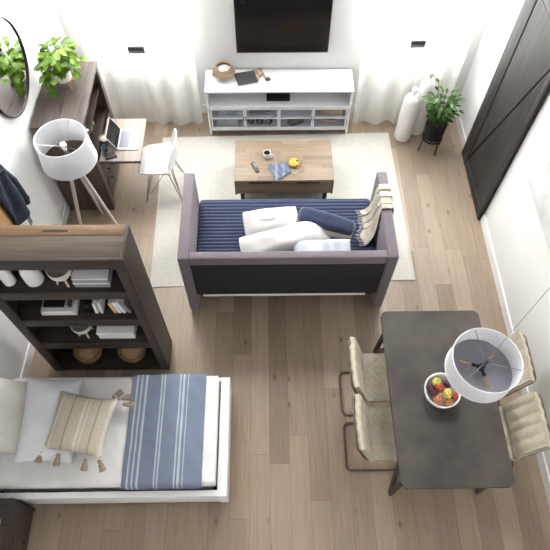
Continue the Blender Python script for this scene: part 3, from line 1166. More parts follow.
# laptop on the flap
FZ = .742
t = thing('laptop', (-1.51, 4.475, FZ), 'open silver laptop with a dark screen on the desk flap', 'laptop')
b = BM()
box(b, -1.622, -1.402, 4.325, 4.625, FZ, FZ + .014, .004)
obj('base', b, M['laptop'], t)
b = BM()
box(b, -1.605, -1.50, 4.35, 4.60, FZ + .0135, FZ + .017, .001)
obj('keyboard', b, M['keys'], t)
b = BM()
box(b, -1.475, -1.415, 4.42, 4.53, FZ + .0135, FZ + .0155, .001)
obj('trackpad', b, M['mid_grey'], t)
b = BM()
rmx = Matrix.Rotation(R(-25), 3, 'Y')
box(b, -.006, 0.0, -.15, .15, 0, .205, .003)
for v in b.verts:
    v.co = rmx @ v.co + Vector((-1.617, 4.475, FZ + .012))
sc_ = obj('lid', b, M['laptop'], t)
b = BM()
box(b, -.0005, .002, -.143, .143, .010, .197)
for v in b.verts:
    v.co = rmx @ v.co + Vector((-1.617, 4.475, FZ + .012))
obj('screen', b, M['screen'], sc_)
t = thing('glass_tumbler', (-1.745, 4.31, FZ), 'pale blue clear glass on the desk flap left of the laptop', 'glass')
b = BM()
lathe(b, [(0, 0), (.032, 0), (.042, .09), (.039, .09), (.030, .006), (0, .006)], (-1.745, 4.31, FZ), 20)
obj('tumbler', b, M['jar_glass'], t)
b = BM()
lathe(b, [(0, .008), (.031, .008), (.037, .06), (0, .06)], (-1.745, 4.31, FZ), 20)
obj('water', b, M['jar_glass'], t)
t = thing('trinket_bowl', (-1.76, 4.45, FZ), 'small tan wooden bowl on the desk flap behind the glass', 'bowl')
b = BM()
lathe(b, [(0, 0), (.035, 0), (.062, .045), (.057, .045), (.032, .008), (0, .008)], (-1.77, 4.47, FZ), 22)
obj('bowl_body', b, M['brown_wood'], t)
b = BM()
lathe(b, [(0, .012), (.03, .012), (.045, .035), (.02, .045), (0, .046)], (-1.77, 4.47, FZ), 16)
obj('contents', b, M['linen_cream'], t)
b = BM()
box(b, -1.74, -1.62, 4.20, 4.28, FZ, FZ + .02, .004, Matrix.Rotation(R(20), 3, 'Z'))
single('notebook', b, M['desk_in'], 'small dark brown notebook on the near corner of the desk flap', 'notebook', base=(-1.68, 4.24, FZ))
for k in range(5):
    b = BM()
    x = 4.56 + .035 * k
    hgt = .20 + .03 * ((k * 7) % 3)
    box(b, -2.10, -1.93, x, x + .028, .7305, .7305 + hgt, .003)
    single('book', b, M[('dark_grey', 'brown_wood', 'mid_grey', 'black_cloth', 'tan_card')[k]],
           ('first', 'second', 'third', 'fourth', 'fifth')[k] + ' upright book from the left, in the shadowy desk niche', 'book', 'books inside the desk', base=(-2.02, x, .7305))


# ------------------------------------------------------------------ leaves
def leaf(bm, base, direction, length, width, droop=.3, fold=.25, n=6, roll=0):
    """one pointed leaf, curved along its length and folded on its midrib"""
    d = Vector(direction).normalized()
    side = d.cross(Vector((0, 0, 1)))
    side = side.normalized() if side.length > .05 else Vector((1, 0, 0))
    side = Matrix.Rotation(roll, 3, d) @ side
    nor = side.cross(d).normalized()
    prev = None
    p = Vector(base)
    for i in range(n + 1):
        s = i / n
        wd = width * math.sin(PI * min(1, s * .92 + .06)) ** .8 / 2 * (1 if s < 1 else 0.02)
        dd = (d - Vector((0, 0, 1)) * droop * s * 1.4).normalized()
        if i:
            p = p + dd * length / n
        row = [bm.verts.new(p + side * wd + nor * fold * wd), bm.verts.new(p), bm.verts.new(p - side * wd + nor * fold * wd)]
        if prev:
            bm.faces.new((prev[0], prev[1], row[1], row[0]))
            bm.faces.new((prev[1], prev[2], row[2], row[1]))
        prev = row


# plant on the desk
random.seed(11)
PX, PY = -2.06, 4.69
t = thing('potted_plant', (PX, PY, SZ), 'bushy bright green plant in a white pot on top of the tall desk', 'plant')
b = BM()
lathe(b, [(0, .05), (.065, .05), (.085, .09), (.092, .175), (.086, .175), (.078, .10), (0, .095)], (PX, PY, SZ), 28)
obj('pot', b, M['ceramic'], t)
st = BM()
lathe(st, [(.072, .055), (.092, .055), (.092, .07), (.072, .07), (.072, .055)], (PX, PY, SZ), 20, cap=False)
for k in range(4):
    a = PI / 4 + k * PI / 2
    c, s = math.cos(a), math.sin(a)
    tube(st, [(PX + .10 * c, PY + .10 * s, SZ), (PX + .085 * c, PY + .085 * s, SZ + .075)], .009, 8)
obj('wooden_stand', st, M['brown_wood'], t)
b = BM()
lathe(b, [(0, .155), (.076, .155), (.076, .15), (0, .15)], (PX, PY, SZ), 20)
obj('soil', b, M['soil'], t)
lf, sm = BM(), BM()
for k in range(125):
    a = random.uniform(0, 2 * PI)
    el = random.uniform(-.25, 1.25)
    rad = random.uniform(.05, .20)
    c = Vector((PX + math.cos(a) * math.cos(el) * rad, PY + math.sin(a) * math.cos(el) * rad, SZ + .25 + math.sin(el) * rad * 1.1))
    if c.x < -2.26:
        c.x = -2.26
    dr_ = Vector((math.cos(a), math.sin(a), random.uniform(-.35, .5)))
    if c.x < -2.16:
        dr_.x = abs(dr_.x) * .4
    leaf(lf, c, dr_, random.uniform(.08, .125), random.uniform(.05, .08), random.uniform(.2, .6), .25, 5, random.uniform(-.5, .5))
    if k % 3 == 0:
        tube(sm, [(PX + .02 * math.cos(a), PY + .02 * math.sin(a), SZ + .15), ((PX + c.x) / 2, (PY + c.y) / 2, (SZ + .18 + c.z) / 2 + .03), c], .003, 5)
for k in range(12):
    a = random.uniform(-2.6, -1.3)
    c = Vector((PX - .06 + .08 * math.cos(a), PY + .16 * math.sin(a), SZ + .20 - .012 * k))
    leaf(lf, c, (math.cos(a) * .6, math.sin(a), -.5), .09, .055, .4, .2, 5, random.uniform(-.5, .5))
obj('foliage', lf, M['leaf'], t, angle=80)
obj('stems', sm, M['stem'], t)

# plant on the black stand
QX, QY = 2.05, 5.03
t = thing('potted_plant', (QX, QY, 0), 'dark green leafy plant in a black pot on legs beside the barn door', 'plant')
b = BM()
lathe(b, [(0, .19), (.10, .19), (.118, .21), (.128, .42), (.118, .42), (.108, .22), (0, .215)], (QX, QY, 0), 30)
obj('pot', b, M['black_plastic'], t)
for k in range(4):
    a = R(20) + k * PI / 2
    c, s = math.cos(a), math.sin(a)
    b = BM()
    tube(b, [(QX + .15 * c, QY + .15 * s, 0), (QX + .128 * c, QY + .128 * s, .26)], .010, 8)
    obj('leg', b, M['black_metal'], t)
b = BM()
lathe(b, [(.112, .178), (.128, .178), (.128, .192), (.112, .192), (.112, .178)], (QX, QY, 0), 24, cap=False)
for a in (R(20), R(110)):
    c, s = math.cos(a), math.sin(a)
    tube(b, [(QX - .135 * c, QY - .135 * s, .185), (QX + .135 * c, QY + .135 * s, .185)], .007, 6)
obj('ring', b, M['black_metal'], t)
b = BM()
lathe(b, [(0, .40), (.117, .40), (.117, .39), (0, .39)], (QX, QY, 0), 24)
obj('soil', b, M['soil'], t)
lf, sm = BM(), BM()
for k in range(20):
    a = k * 2.4
    lean = random.uniform(.08, .36)
    L = random.uniform(.30, .52)
    p0 = Vector((QX + .04 * math.cos(a), QY + .04 * math.sin(a), .40))
    d = Vector((math.cos(a) * lean, math.sin(a) * lean - .05, 1)).normalized()
    pts = [p0 + d * L * s + Vector((math.cos(a), math.sin(a), 0)) * .10 * s * s * L for s in (0, .25, .5, .75, 1)]
    if any(p.y > 5.36 or p.x > 2.38 for p in pts):
        pts = [Vector((min(2.36, p.x), min(5.34, p.y), p.z)) for p in pts]
    tube(sm, pts, .006, 6, r_end=.003)
    for j in range(9):
        s = .22 + .78 * j / 8
        i = min(3, int(s * 4))
        p = pts[i].lerp(pts[i + 1], s * 4 - i)
        sd = d.cross(Vector((0, 1, 0))).normalized() * (1 if j % 2 else -1)
        sd = Matrix.Rotation(a, 3, d) @ sd
        leaf(lf, p, sd + Vector((0, 0, .45)), random.uniform(.07, .10), random.uniform(.036, .05), .25, .2, 5, random.uniform(-.6, .6))
obj('foliage', lf, M['leaf_dark'], t, angle=80)
obj('stems', sm, M['stem'], t)


# ------------------------------------------------------------------ tall white floor vases
def floor_vase(x, y, h, r, label):
    t_ = thing('floor_vase', (x, y, 0), label, 'vase', 'tall white floor vases')
    b_ = BM()
    hb = h - .12
    lathe(b_, [(0, 0), (r * .95, 0), (r, .02), (r * 1.0, hb * .5), (r * .95, hb * .8), (r * .86, hb * .92), (r * .62, hb * .985), (r * .3, hb + .01), (r * .22, hb + .02), (0, hb + .02)], (x, y, 0), 36)
    obj('body', b_, M['ceramic'], t_)
    b_ = BM()
    lathe(b_, [(r * .22, hb + .015), (r * .20, hb + .05), (r * .30, hb + .06), (r * .34, hb + .09), (r * .2, hb + .115), (0, hb + .12)], (x, y, 0), 20, cap=False)
    obj('neck', b_, M['ceramic'], t_)
    b_ = BM()
    tube(b_, [(x + r * .24, y - .01, hb + .08), (x + r * .62, y - .02, hb + .07), (x + r * .66, y - .02, hb + .03), (x + r * .45, y - .01, hb - .02)], .009, 8)
    obj('handle', b_, M['ceramic'], t_)


floor_vase(1.735, 5.215, .80, .105, 'nearer, shorter tall white floor vase in front of the right curtain')
floor_vase(1.915, 5.33, .93, .10, 'farther, taller white floor vase half behind the potted plant')

# ------------------------------------------------------------------ white shell chair
HX, HY = -1.21, 4.40
t = thing('shell_chair', (HX, HY, 0), 'white moulded shell chair on steel wire legs facing the desk flap', 'chair')
b = BM()
SP = [(-.235, .415), (-.22, .437), (-.15, .445), (-.05, .432), (.05, .425), (.12, .432), (.17, .46), (.20, .53), (.215, .62), (.225, .72), (.232, .79), (.235, .815)]
SWD = [.15, .185, .215, .225, .225, .22, .212, .208, .205, .19, .15, .085]
SUP = [.0, .008, .02, .04, .055, .065, .07, .065, .055, .04, .02, .005]


def shell(u, v):
    s = u * (len(SP) - 1)
    i = min(int(s), len(SP) - 2)
    a = s - i
    L = lambda q: q[i] + (q[i + 1] - q[i]) * a
    f = SP[i][0] + (SP[i + 1][0] - SP[i][0]) * a
    z = SP[i][1] + (SP[i + 1][1] - SP[i][1]) * a
    k = 2 * v - 1
    q = L(SUP) * k * k
    back = max(0, min(1, (u - .45) / .2))
    return (HX - .015 + f - q * back * 1.3, HY + .045 + k * L(SWD), z + q * (1 - back))


grid(b, shell, 44, 24, .012)
obj('shell', b, M['white_plastic'], t, angle=80)
feet = {(-1, -1): (-.215, -.205), (1, -1): (.20, -.20), (1, 1): (.21, .20), (-1, 1): (-.205, .20)}
for (sx, sy), (fx, fy) in feet.items():
    b = BM()
    z0 = .0
    tube(b, [(HX + fx, HY + fy, z0 + .005 + (.009 if HX + fx > -1.2 else 0)), (HX + sx * .10, HY + sy * .15, .425)], .0065, 8)
    tube(b, [(HX + fx, HY + fy, z0 + .007 + (.009 if HX + fx > -1.2 else 0)), (HX + sx * .13, HY + sy * .05, .42)], .0055, 8)
    obj('leg', b, M['chrome'], t)
b = BM()
for s in (-1, 1):
    tube(b, [(HX - .205 * .72, HY + s * .185, .13), (HX + .205 * .2, HY - s * .02, .30), (HX + .13, HY + s * .15, .40)], .004, 6)
    tube(b, [(HX - .10, HY + s * .15, .425), (HX + .10, HY + s * .15, .425)], .006, 6)
    tube(b, [(HX + s * .13, HY - .05, .42), (HX + s * .13, HY + .05, .42)], .006, 6)
    tube(b, [(HX + s * .19, HY - .18, .09), (HX + s * .10, HY, .32), (HX + s * .19, HY + .18, .09)], .004, 6)
obj('wire_brace', b, M['chrome'], t)

# ------------------------------------------------------------------ tripod floor lamp
LX, LY, LT, LB = -1.905, 3.78, 1.50, 1.205
t = thing('floor_lamp', (LX, LY, 0), 'white drum floor lamp on a pale wooden tripod before the desk', 'lamp')
b = BM()
lathe(b, [(.262, LB), (.238, LT), (.235, LT), (.259, LB), (.262, LB)], (LX, LY, 0), 56, cap=False)
sh = obj('lamp_shade', b, M['shade'], t)
for z, r in ((LT, .2365), (LB, .2605)):
    b = BM()
    tube(b, [(LX + r * math.cos(a * PI / 28), LY + r * math.sin(a * PI / 28), z) for a in range(56)], .004, 6, closed=True)
    obj('rim', b, M['white'], sh)
b = BM()
for k in range(3):
    a = R(80 + 120 * k)
    tube(b, [(LX + .235 * math.cos(a), LY + .235 * math.sin(a), LT - .004), (LX + .03 * math.cos(a), LY + .03 * math.sin(a), LT - .10)], .003, 6)
tube(b, [(LX + .03 * math.cos(a * PI / 10), LY + .03 * math.sin(a * PI / 10), LT - .10) for a in range(20)], .003, 6, closed=True)
obj('spider', b, M['chrome'], t)
b = BM()
lathe(b, [(0, LB - .03), (.035, LB - .03), (.035, LB + .01), (.02, LB + .02), (.018, LT - .16), (0, LT - .16)], (LX, LY, 0), 18)
obj('socket', b, M['chrome'], t)
b = BM()
lathe(b, [(0, LT - .165), (.014, LT - .16), (.03, LT - .11), (.028, LT - .08), (0, LT - .06)], (LX, LY, 0), 18)
obj('bulb', b, M['ceramic'], t)
b = BM()
lathe(b, [(0, LB - .02), (.10, LB - .02), (.10, LB - .01), (0, LB - .01)], (LX, LY, 0), 28)
obj('mount_plate', b, M['dark_grey'], t)
for fx, fy in ((-2.05, 3.53), (-1.60, 3.65), (-1.93, 4.03)):
    b = BM()
    tx, ty = LX + (fx - LX) * .12, LY + (fy - LY) * .12
    tube(b, [(fx, fy, 0.0), ((fx + tx) / 2, (fy + ty) / 2, .6), (tx, ty, LB - .015)], .016, 10, r_end=.021)
    obj('leg', b, M['leg_wood'], t)

# ------------------------------------------------------------------ round mirror
MYc, MZc, MR = 4.20, 1.93, .425
t = thing('round_mirror', (WL(MYc), MYc, MZc), 'large round mirror with a thin dark rim on the left wall', 'mirror')
mw = WL(MYc) + .004
b = BM()
lathe(b, [(MR - .009, 0), (MR, 0), (MR, .030), (MR - .009, .030), (MR - .009, 0)], (0, 0, 0), 72, cap=False)
for v in b.verts:
    v.co = Vector((mw + v.co.z, MYc + v.co.x, MZc + v.co.y))
obj('rim', b, M['black_metal'], t)
b = BM()
lathe(b, [(0, .010), (MR - .008, .010), (MR - .008, .016), (0, .016)], (0, 0, 0), 72)
for v in b.verts:
    v.co = Vector((mw + v.co.z, MYc + v.co.x, MZc + v.co.y))
obj('mirror_glass', b, M['mirror'], t, smooth=False)
t.rotation_euler.z = R(-2.07)

# ------------------------------------------------------------------ wooden panel and jacket on the left wall
t = thing('coat_rack', (-2.33, 2.8, 1.05), 'orange brown wooden wall panel behind the bookshelf, at the left edge', 'coat rack')
b = BM()
box(b, -2.37, -2.315, 2.45, 3.085, .85, 1.62, .004)
obj('panel', b, M['orange_wood'], t)
b = BM()
box(b, -2.345, -2.298, 3.085, 3.10, .85, 1.625, .002)
obj('edge_strip', b, M['leg_wood'], t)
b = BM()
for k in range(2):
    tube(b, [(-2.37, 3.17 + .12 * k, 1.62), (-2.27, 3.17 + .12 * k, 1.62), (-2.255, 3.17 + .12 * k, 1.66)], .008, 8)
obj('peg', b, M['black_metal'], t)
t = thing('jacket', (-2.28, 3.26, 1.15), 'dark navy jacket hanging beside the orange brown panel', 'jacket')
b = BM()


def jack(u, v):
    z = 1.68 - .62 * v
    wd = .13 + .05 * v
    y = 3.20 + (u - .5) * 2 * wd + .05 * v
    x = -2.325 + .05 * math.sin(PI * u) + .022 * math.sin(u * 11 + v * 3) + .015 * noise.noise(Vector((u * 5, v * 5, 2)))
    return (x, y, z)


grid(b, jack, 30, 24, .03)
obj('body', b, M['navy_jacket'], t, angle=80)
b = BM()
tube(b, [(-2.30, 3.30, 1.60), (-2.275, 3.345, 1.42), (-2.27, 3.36, 1.22), (-2.275, 3.36, 1.08)], .042, 12, r_end=.032)
obj('sleeve', b, M['navy_jacket'], t, angle=80)
b = BM()
for k in range(2):
    bar(b, (-2.285, 3.27 + .035 * k, 1.12), (-2.29, 3.25 + .035 * k, .86), .018, .006)
obj('belt', b, M['dark_grey'], t)

# ------------------------------------------------------------------ bookshelf
BX0, BX1, BY0, BY1, BZ = -2.13, -0.992, 2.088, 2.398, 2.06
t = thing('bookshelf', (-1.56, 2.24, 0), 'tall dark brown open bookshelf standing behind the white bed', 'bookshelf')
for x0, x1, f0, f1 in ((BX0, BX0 + .03, BX0, BX0 + .085), (BX1 - .03, BX1, BX1 - .085, BX1)):
    b = BM()
    box(b, x0, x1, BY0 + .028, BY1, 0, BZ, .003)
    obj('side_panel', b, M['shelf_z'], t)
    b = BM()
    box(b, f0, f1, BY0, BY0 + .028, 0, BZ, .003)
    obj('stile', b, M['shelf_z'], t)
XI0, XI1 = BX0 + .085, BX1 - .085
tiers = ((1.495, 1.605), (1.02, 1.135), (.545, .665), (0.0, .085))
for z0, z1 in tiers[:3]:
    b = BM()
    box(b, BX0 + .03, BX1 - .03, BY0 + .029, BY1 - .02, z0, z1, .003)
    sf = obj('shelf', b, M['shelf'], t)
    b = BM()
    box(b, XI0, XI1, BY0 + .001, BY0 + .029, z0, z1 + .001, .002)
    obj('front_edge', b, M['shelf'], sf)
b = BM()
box(b, BX0 + .03, BX1 - .03, BY0 + .029, BY1 - .02, 0, .085, .003)
obj('base_board', b, M['shelf'], t)
b = BM()
box(b, XI0, XI1, BY0 + .001, BY0 + .029, 0, .086, .002)
obj('bottom_rail', b, M['shelf'], t)
b = BM()
box(b, XI0, XI1, BY0 + .001, BY0 + .03, 1.94, BZ - .002, .003)
obj('top_rail', b, M['shelf'], t)
b = BM()
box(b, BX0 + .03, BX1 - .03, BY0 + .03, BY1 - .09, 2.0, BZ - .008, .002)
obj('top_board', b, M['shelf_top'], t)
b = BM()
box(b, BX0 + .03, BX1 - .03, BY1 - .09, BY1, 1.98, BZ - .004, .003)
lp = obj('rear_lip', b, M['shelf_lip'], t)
b = BM()
box(b, -1.60, -1.42, BY1 - .060, BY1 - .045, BZ - .006, BZ - .002)
obj('slot', b, M['shelf_back'], lp)
b = BM()
box(b, BX1 - .030, BX1 - .018, BY0 + .03, BY1 - .002, BZ - .006, BZ + .003)
obj('rim_edge', b, M['shelf_top'], t)
b = BM()
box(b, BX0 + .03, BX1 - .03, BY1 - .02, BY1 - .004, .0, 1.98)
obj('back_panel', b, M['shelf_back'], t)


def vase_small(x, y, z, r, h, label):
    b_ = BM()
    lathe(b_, [(0, 0), (r * .8, 0), (r * .97, r * .25), (r, r * .6), (r, h * .6), (r * .8, h * .85), (r * .5, h), (r * .42, h), (r * .7, h * .82), (0, h * .7)], (x, y, z), 26)
    single('vase', b_, M['ceramic'], label, 'vase', base=(x, y, z))


vase_small(-1.965, 2.19, 1.605, .048, .27, 'slim white vase leftmost on the top bookshelf tier')
vase_small(-1.775, 2.20, 1.605, .070, .25, 'wide white vase on the top bookshelf tier')


def footed_pot(x, y, z, label):
    t_ = thing('footed_planter', (x, y, z), label, 'planter')
    b_ = BM()
    lathe(b_, [(0, .07), (.05, .072), (.085, .13), (.092, .19), (.084, .19), (.075, .13), (0, .09)], (x, y, z), 22)
    obj('bowl', b_, M['linen_cream'], t_)
    for k in range(4):
        a = R(30) + k * PI / 2
        b_ = BM()
        tube(b_, [(x + .065 * math.cos(a), y + .065 * math.sin(a), z), (x + .042 * math.cos(a), y + .042 * math.sin(a), z + .085)], .009, 8)
        obj('leg', b_, M['leg_wood'], t_)


footed_pot(-1.55, 2.20, 1.605, 'cream footed planter in the middle of the top bookshelf tier')
footed_pot(-1.655, 2.20, .665, 'cream footed planter on the third bookshelf tier')
for k, (z0, z1, l) in enumerate(((1.606, 1.672, 'lower'), (1.673, 1.735, 'upper'))):
    tb = thing('storage_box', (-1.325, 2.2, z0), l + ' of two grey boxes stacked on the top bookshelf tier', 'box', 'grey boxes on the top tier')
    b = BM()
    box(b, -1.465 + .008 * k, -1.195, 2.135, 2.32, z0, z1 - .016, .003)
    obj('tray', b, M['mid_grey'], tb)
    b = BM()
    box(b, -1.468 + .008 * k, -1.192, 2.132, 2.323, z1 - .016, z1, .003)
    obj('lid', b, M['linen_grey'], tb)
for k, (z0, z1, dx, l) in enumerate(((1.136, 1.168, 0, 'white book at the bottom of the stack on the second bookshelf tier'), (1.169, 1.205, .012, 'white book at the top of the stack on the second bookshelf tier'))):
    tb = thing('book', (-1.74, 2.22, z0), l, 'book', 'stacked white books')
    b = BM()
    box(b, -1.875 + dx, -1.595 - dx, 2.142, 2.325, z0 + .004, z1 - .004)
    obj('pages', b, M['paper'], tb)
    b = BM()
    box(b, -1.88 + dx, -1.59 - dx, 2.138, 2.33, z0, z0 + .004)
    box(b, -1.88 + dx, -1.59 - dx, 2.138, 2.33, z1 - .004, z1)
    obj('cover', b, M['linen_grey'], tb)
b = BM()
box(b, -1.85, -1.68, 2.17, 2.28, 1.2055, 1.24, .008)
single('black_box', b, M['black_plastic'], 'black rectangular box lying on the stacked white books', 'box', base=(-1.77, 2.22, 1.2055))
b = BM()
box(b, -1.65, -1.62, 2.17, 2.26, 1.2055, 1.245, .006)
single('trinket', b, M['dark_grey'], 'small dark block on the right end of the stacked white books', 'block', base=(-1.635, 2.22, 1.2055))
t2 = thing('bookend', (-1.47, 2.21, 1.136), 'black bookend on the second bookshelf tier', 'bookend')
b = BM()
box(b, -1.53, -1.44, 2.15, 2.25, 1.136, 1.15, .003)
obj('foot', b, M['black_metal'], t2)
b = BM()
lathe(b, [(0, .014), (.03, .02), (.045, .06), (.03, .11), (0, .12)], (-1.485, 2.20, 1.136), 16)
obj('ornament', b, M['black_metal'], t2)
bk = ((-1.425, 'paper', 4, 'first'), (-1.385, 'linen', 4, 'second'), (-1.27, 'tan_card', -6, 'third'), (-1.235, 'linen_grey', -6, 'fourth'), (-1.195, 'paper', -10, 'fifth'), (-1.150, 'mid_grey', -14, 'sixth'))
for x, mt, tl, nm in bk:
    tb = thing('book', (x, 2.2, 1.136), nm + ' upright book counted from the black bookend, second bookshelf tier', 'book', 'upright books on the second tier')
    b = BM()
    h_ = .17 + .02 * math.sin(x * 40)
    box(b, -.013, .013, -.065, .075, .0, h_, .001)
    for v in b.verts:
        v.co = Matrix.Rotation(R(tl), 3, 'Y') @ v.co + Vector((x, 2.215, 1.1365 + .013 * abs(math.sin(R(tl)))))
    obj('cover', b, M[mt], tb)
    b = BM()
    box(b, -.010, .010, -.062, .078, .004, h_ + .002)
    for v in b.verts:
        v.co = Matrix.Rotation(R(tl), 3, 'Y') @ v.co + Vector((x, 2.215, 1.1365 + .013 * abs(math.sin(R(tl)))))
    obj('pages', b, M['linen'], tb)
t2 = thing('storage_box', (-1.36, 2.2, .666), 'white box with a pale lid on the third bookshelf tier', 'box')
b = BM()
box(b, -1.52, -1.20, 2.13, 2.33, .666, .765, .004)
obj('carton', b, M['linen_grey'], t2)
b = BM()
box(b, -1.525, -1.195, 2.125, 2.335, .765, .79, .004)
obj('lid', b, M['paper'], t2)
for x, l in ((-1.775, 'left'), (-1.345, 'right')):
    t2 = thing('basket', (x, 2.235, .086), l + ' round tan woven basket on the lowest bookshelf tier', 'basket', 'round baskets on the lowest tier')
    b = BM()
    lathe(b, [(0, 0), (.10, 0), (.128, .05), (.135, .13), (.125, .13), (.118, .055), (.09, .012), (0, .012)], (x, 2.235, .086), 30)
    obj('bowl', b, M['basket'], t2)
    b = BM()
    tube(b, [(x + .13 * math.cos(a * PI / 16), 2.235 + .13 * math.sin(a * PI / 16), .216) for a in range(32)], .009, 8, closed=True)
    obj('rim', b, M['brown_wood'], t2)
    b = BM()
    lathe(b, [(0, .02), (.105, .03), (.118, .09), (.07, .125), (0, .132)], (x, 2.235, .086), 22)
    for v in b.verts:
        v.co.z += .012 * noise.noise(v.co * 30)
    obj('contents', b, M['tan_card'], t2)

# ------------------------------------------------------------------ bed
t = thing('bed', (-1.36, 1.37, 0), 'white wooden single bed frame in front of the dark bookshelf', 'bed')
b = BM()
box(b, -2.36, -.37, .828, .878, .07, .36, .006)
obj('side_rail', b, M['trim'], t)
b = BM()
box(b, -2.36, -.37, 1.83, 1.866, .07, .36, .006)
obj('side_rail', b, M['trim'], t)
b = BM()
box(b, -.445, -.362, .824, 1.868, .06, .362, .008)
obj('foot_rail', b, M['trim'], t)
b = BM()
box(b, -2.385, -2.335, .83, 1.866, .07, .37, .006)
obj('headboard', b, M['trim'], t)
b = BM()
box(b, -2.335, -.435, .878, 1.83, .14, .17)
obj('slat_base', b, M['black_gap'], t)
for x in (-2.33, -.40):
    for y in (.855, 1.845):
        b = BM()
        box(b, x - .025, x + .025, y - .022, y + .022, 0, .075, .003)
        obj('leg', b, M['trim'], t)
t = thing('bed_mattress', (-1.38, 1.385, .171), 'white mattress on the white bed frame', 'mattress')
b = BM()
box(b, -2.33, -.475, .918, 1.826, .171, .40, .035, seg=4)
obj('ticking', b, M['bed_linen'], t)
b = BM()
for z in (.195, .375):
    tube(b, round_path([(-2.33, .918, z), (-.475, .918, z), (-.475, 1.826, z), (-2.33, 1.826, z)], .05, 5, True), .005, 6, closed=True)
obj('piping', b, M['bed_linen'], t)


def bedtop(x, y):
    return .432 + .012 * noise.noise(Vector((x * 3.5, y * 3.5, 1))) + .010 * noise.noise(Vector((x * 9 + y * 5, y * 8 - x * 3, 5)))


def cover(x0, x1, y0, y1, lift, drop, nx, ny):
    b_ = BM()

    def f(u, v):
        x = x0 + (x1 - x0) * u
        # across the bed: down the far side, over the top, down the near side
        s = v * (y1 - y0 + 2 * drop)
        if s < drop:
            y, z = y0 - .012 - lift, .405 - (drop - s)
        elif s > drop + (y1 - y0):
            y, z = y1 + .012 + lift, .405 - (s - drop - (y1 - y0))
        else:
            y = y0 - .012 + (s - drop) / (y1 - y0) * (y1 - y0 + .024)
            e = min(1, min(y - y0 + .012, y1 + .012 - y) / .05)
            z = bedtop(x, y) + lift - .025 * (1 - math.sqrt(max(0, 1 - (1 - e) ** 2)))
            y += (lift if y > (y0 + y1) / 2 else -lift) * (1 - e)
        return (x, y, z)
    grid(b_, f, nx, ny, .008)
    return b_


t = thing('duvet', (-1.4, 1.39, .41), 'rumpled white duvet spread over the single bed', 'duvet')
obj('cloth', cover(-2.32, -.465, .92, 1.85, .004, .03, 90, 70), M['bed_linen'], t, angle=80)
b = BM()
box(b, -.470, -.458, .92, 1.826, .24, .42, .005)
obj('foot_fold', b, M['bed_linen'], t)
t = thing('striped_throw', (0, 0, 0), 'blue throw with white stripes laid across the foot of the bed', 'blanket')
obj('cloth', cover(-1.235, -.57, .915, 1.855, .016, .035, 46, 70), M['blue_throw'], t, angle=80)
bg = 'pillows on the bed'
pillow('pillow', 'cream pillow against the wall at the head of the bed', place(-2.21, 1.47, .56, 0, 22, 0), .36, .66, .16, M['linen_cream'], group=bg, seed=6, wr=.02)
pillow('pillow', 'pale grey pillow between the cream pillow and tasselled cushion', place(-1.88, 1.44, .555, 0, 20, 3), .46, .74, .16, M['linen_grey'], group=bg, seed=7, wr=.02)
o = pillow('tassel_cushion', 'cream and tan striped woven cushion with brown tassels on the bed', place(-1.60, 1.385, .59, 0, 5, -9), .50, .50, .13, M['cushion'], 'cushion', seed=8)
for k, (x, y, dx, dy) in enumerate(((.245, .26, .11, .05), (.20, .265, .03, .05), (-.10, -.265, 0, -.06), (.13, -.265, 0, -.06), (.235, -.26, .04, -.06), (-.24, -.26, -.01, -.07), (.30, .22, .05, .02))):
    b = BM()
    d = Vector((dx, dy, -.035)).normalized()
    p = Vector((x, y, 0))
    lathe(b, [(0, 0), (.012, .003), (.019, .018), (.013, .03), (.021, .045), (.027, .085), (.030, .10), (0, .10)], (0, 0, 0), 12)
    q = Vector((0, 0, 1)).rotation_difference(d).to_matrix()
    for v in b.verts:
        v.co = q @ v.co + p
    tb = obj('tassel', b, M['tassel'], None)
    tb.parent = o

# ------------------------------------------------------------------ nightstand
t = thing('nightstand', (-2.23, .62, 0), 'dark brown wooden nightstand beside the bed, in the lower left corner', 'nightstand')
b = BM()
box(b, -2.46, -2.065, .42, .812, .475, .50, .003)
obj('top', b, M['shelf'], t)
b = BM()
box(b, -2.45, -2.072, .43, .806, .03, .475, .003)
obj('body', b, M['shelf_z'], t)
b = BM()
for x in (-2.44, -2.09):
    for y in (.445, .79):
        box(b, x - .015, x + .015, y - .015, y + .015, 0, .03)
obj('foot', b, M['shelf_z'], t)
for y, z in ((.50, .34), (.52, .12)):
    b = BM()
    lathe(b, [(0, 0), (.014, 0), (.014, .004), (0, .004)], (0, 0, 0), 14)
    for v in b.verts:
        v.co = Vector((-2.0725 + v.co.z, y + v.co.x, z + v.co.y))
    obj('bolt_cap', b, M['black_gap'], t)
b = BM()
lathe(b, [(0, 0), (.03, 0), (.045, .03), (.042, .03), (.028, .006), (0, .006)], (-2.17, .625, .50), 20)
single('dish', b, M['ceramic'], 'small white dish on the dark nightstand', 'dish', base=(-2.17, .625, .50))

# ------------------------------------------------------------------ dining table
DX0_, DX1_, DY0, DY1 = 1.02, 1.914, .80, 2.337
t = thing('dining_table', (1.467, 1.57, 0), 'dark grey brown rectangular dining table with rounded corners', 'table')
b = BM()
prism(b, rrect(DX0_, DX1_, DY0, DY1, .06), 'z', .715, .75)
es = [e for e in b.edges if len(e.link_faces) == 2 and e.calc_face_angle(0) > 1]
bmesh.ops.bevel(b, geom=es, offset=.006, segments=2, affect='EDGES')
obj('tabletop', b, M['table'], t)
for sx, x in ((-1, 1.075), (1, 1.86)):
    for sy, y in ((-1, .89), (1, 2.25)):
        b = BM()
        xi = x - sx * .03
        bar(b, (x, y, 0), (xi, y - sy * .02, .716), .045, .03)
        bar(b, (x, y, .015), (xi, y - sy * .27, .716), .045, .03)
        obj('leg', b, M['table_leg'], t)
b = BM()
for y in (1.0, 2.14):
    box(b, 1.10, 1.83, y - .02, y + .02, .675, .715)
obj('apron', b, M['table_leg'], t)


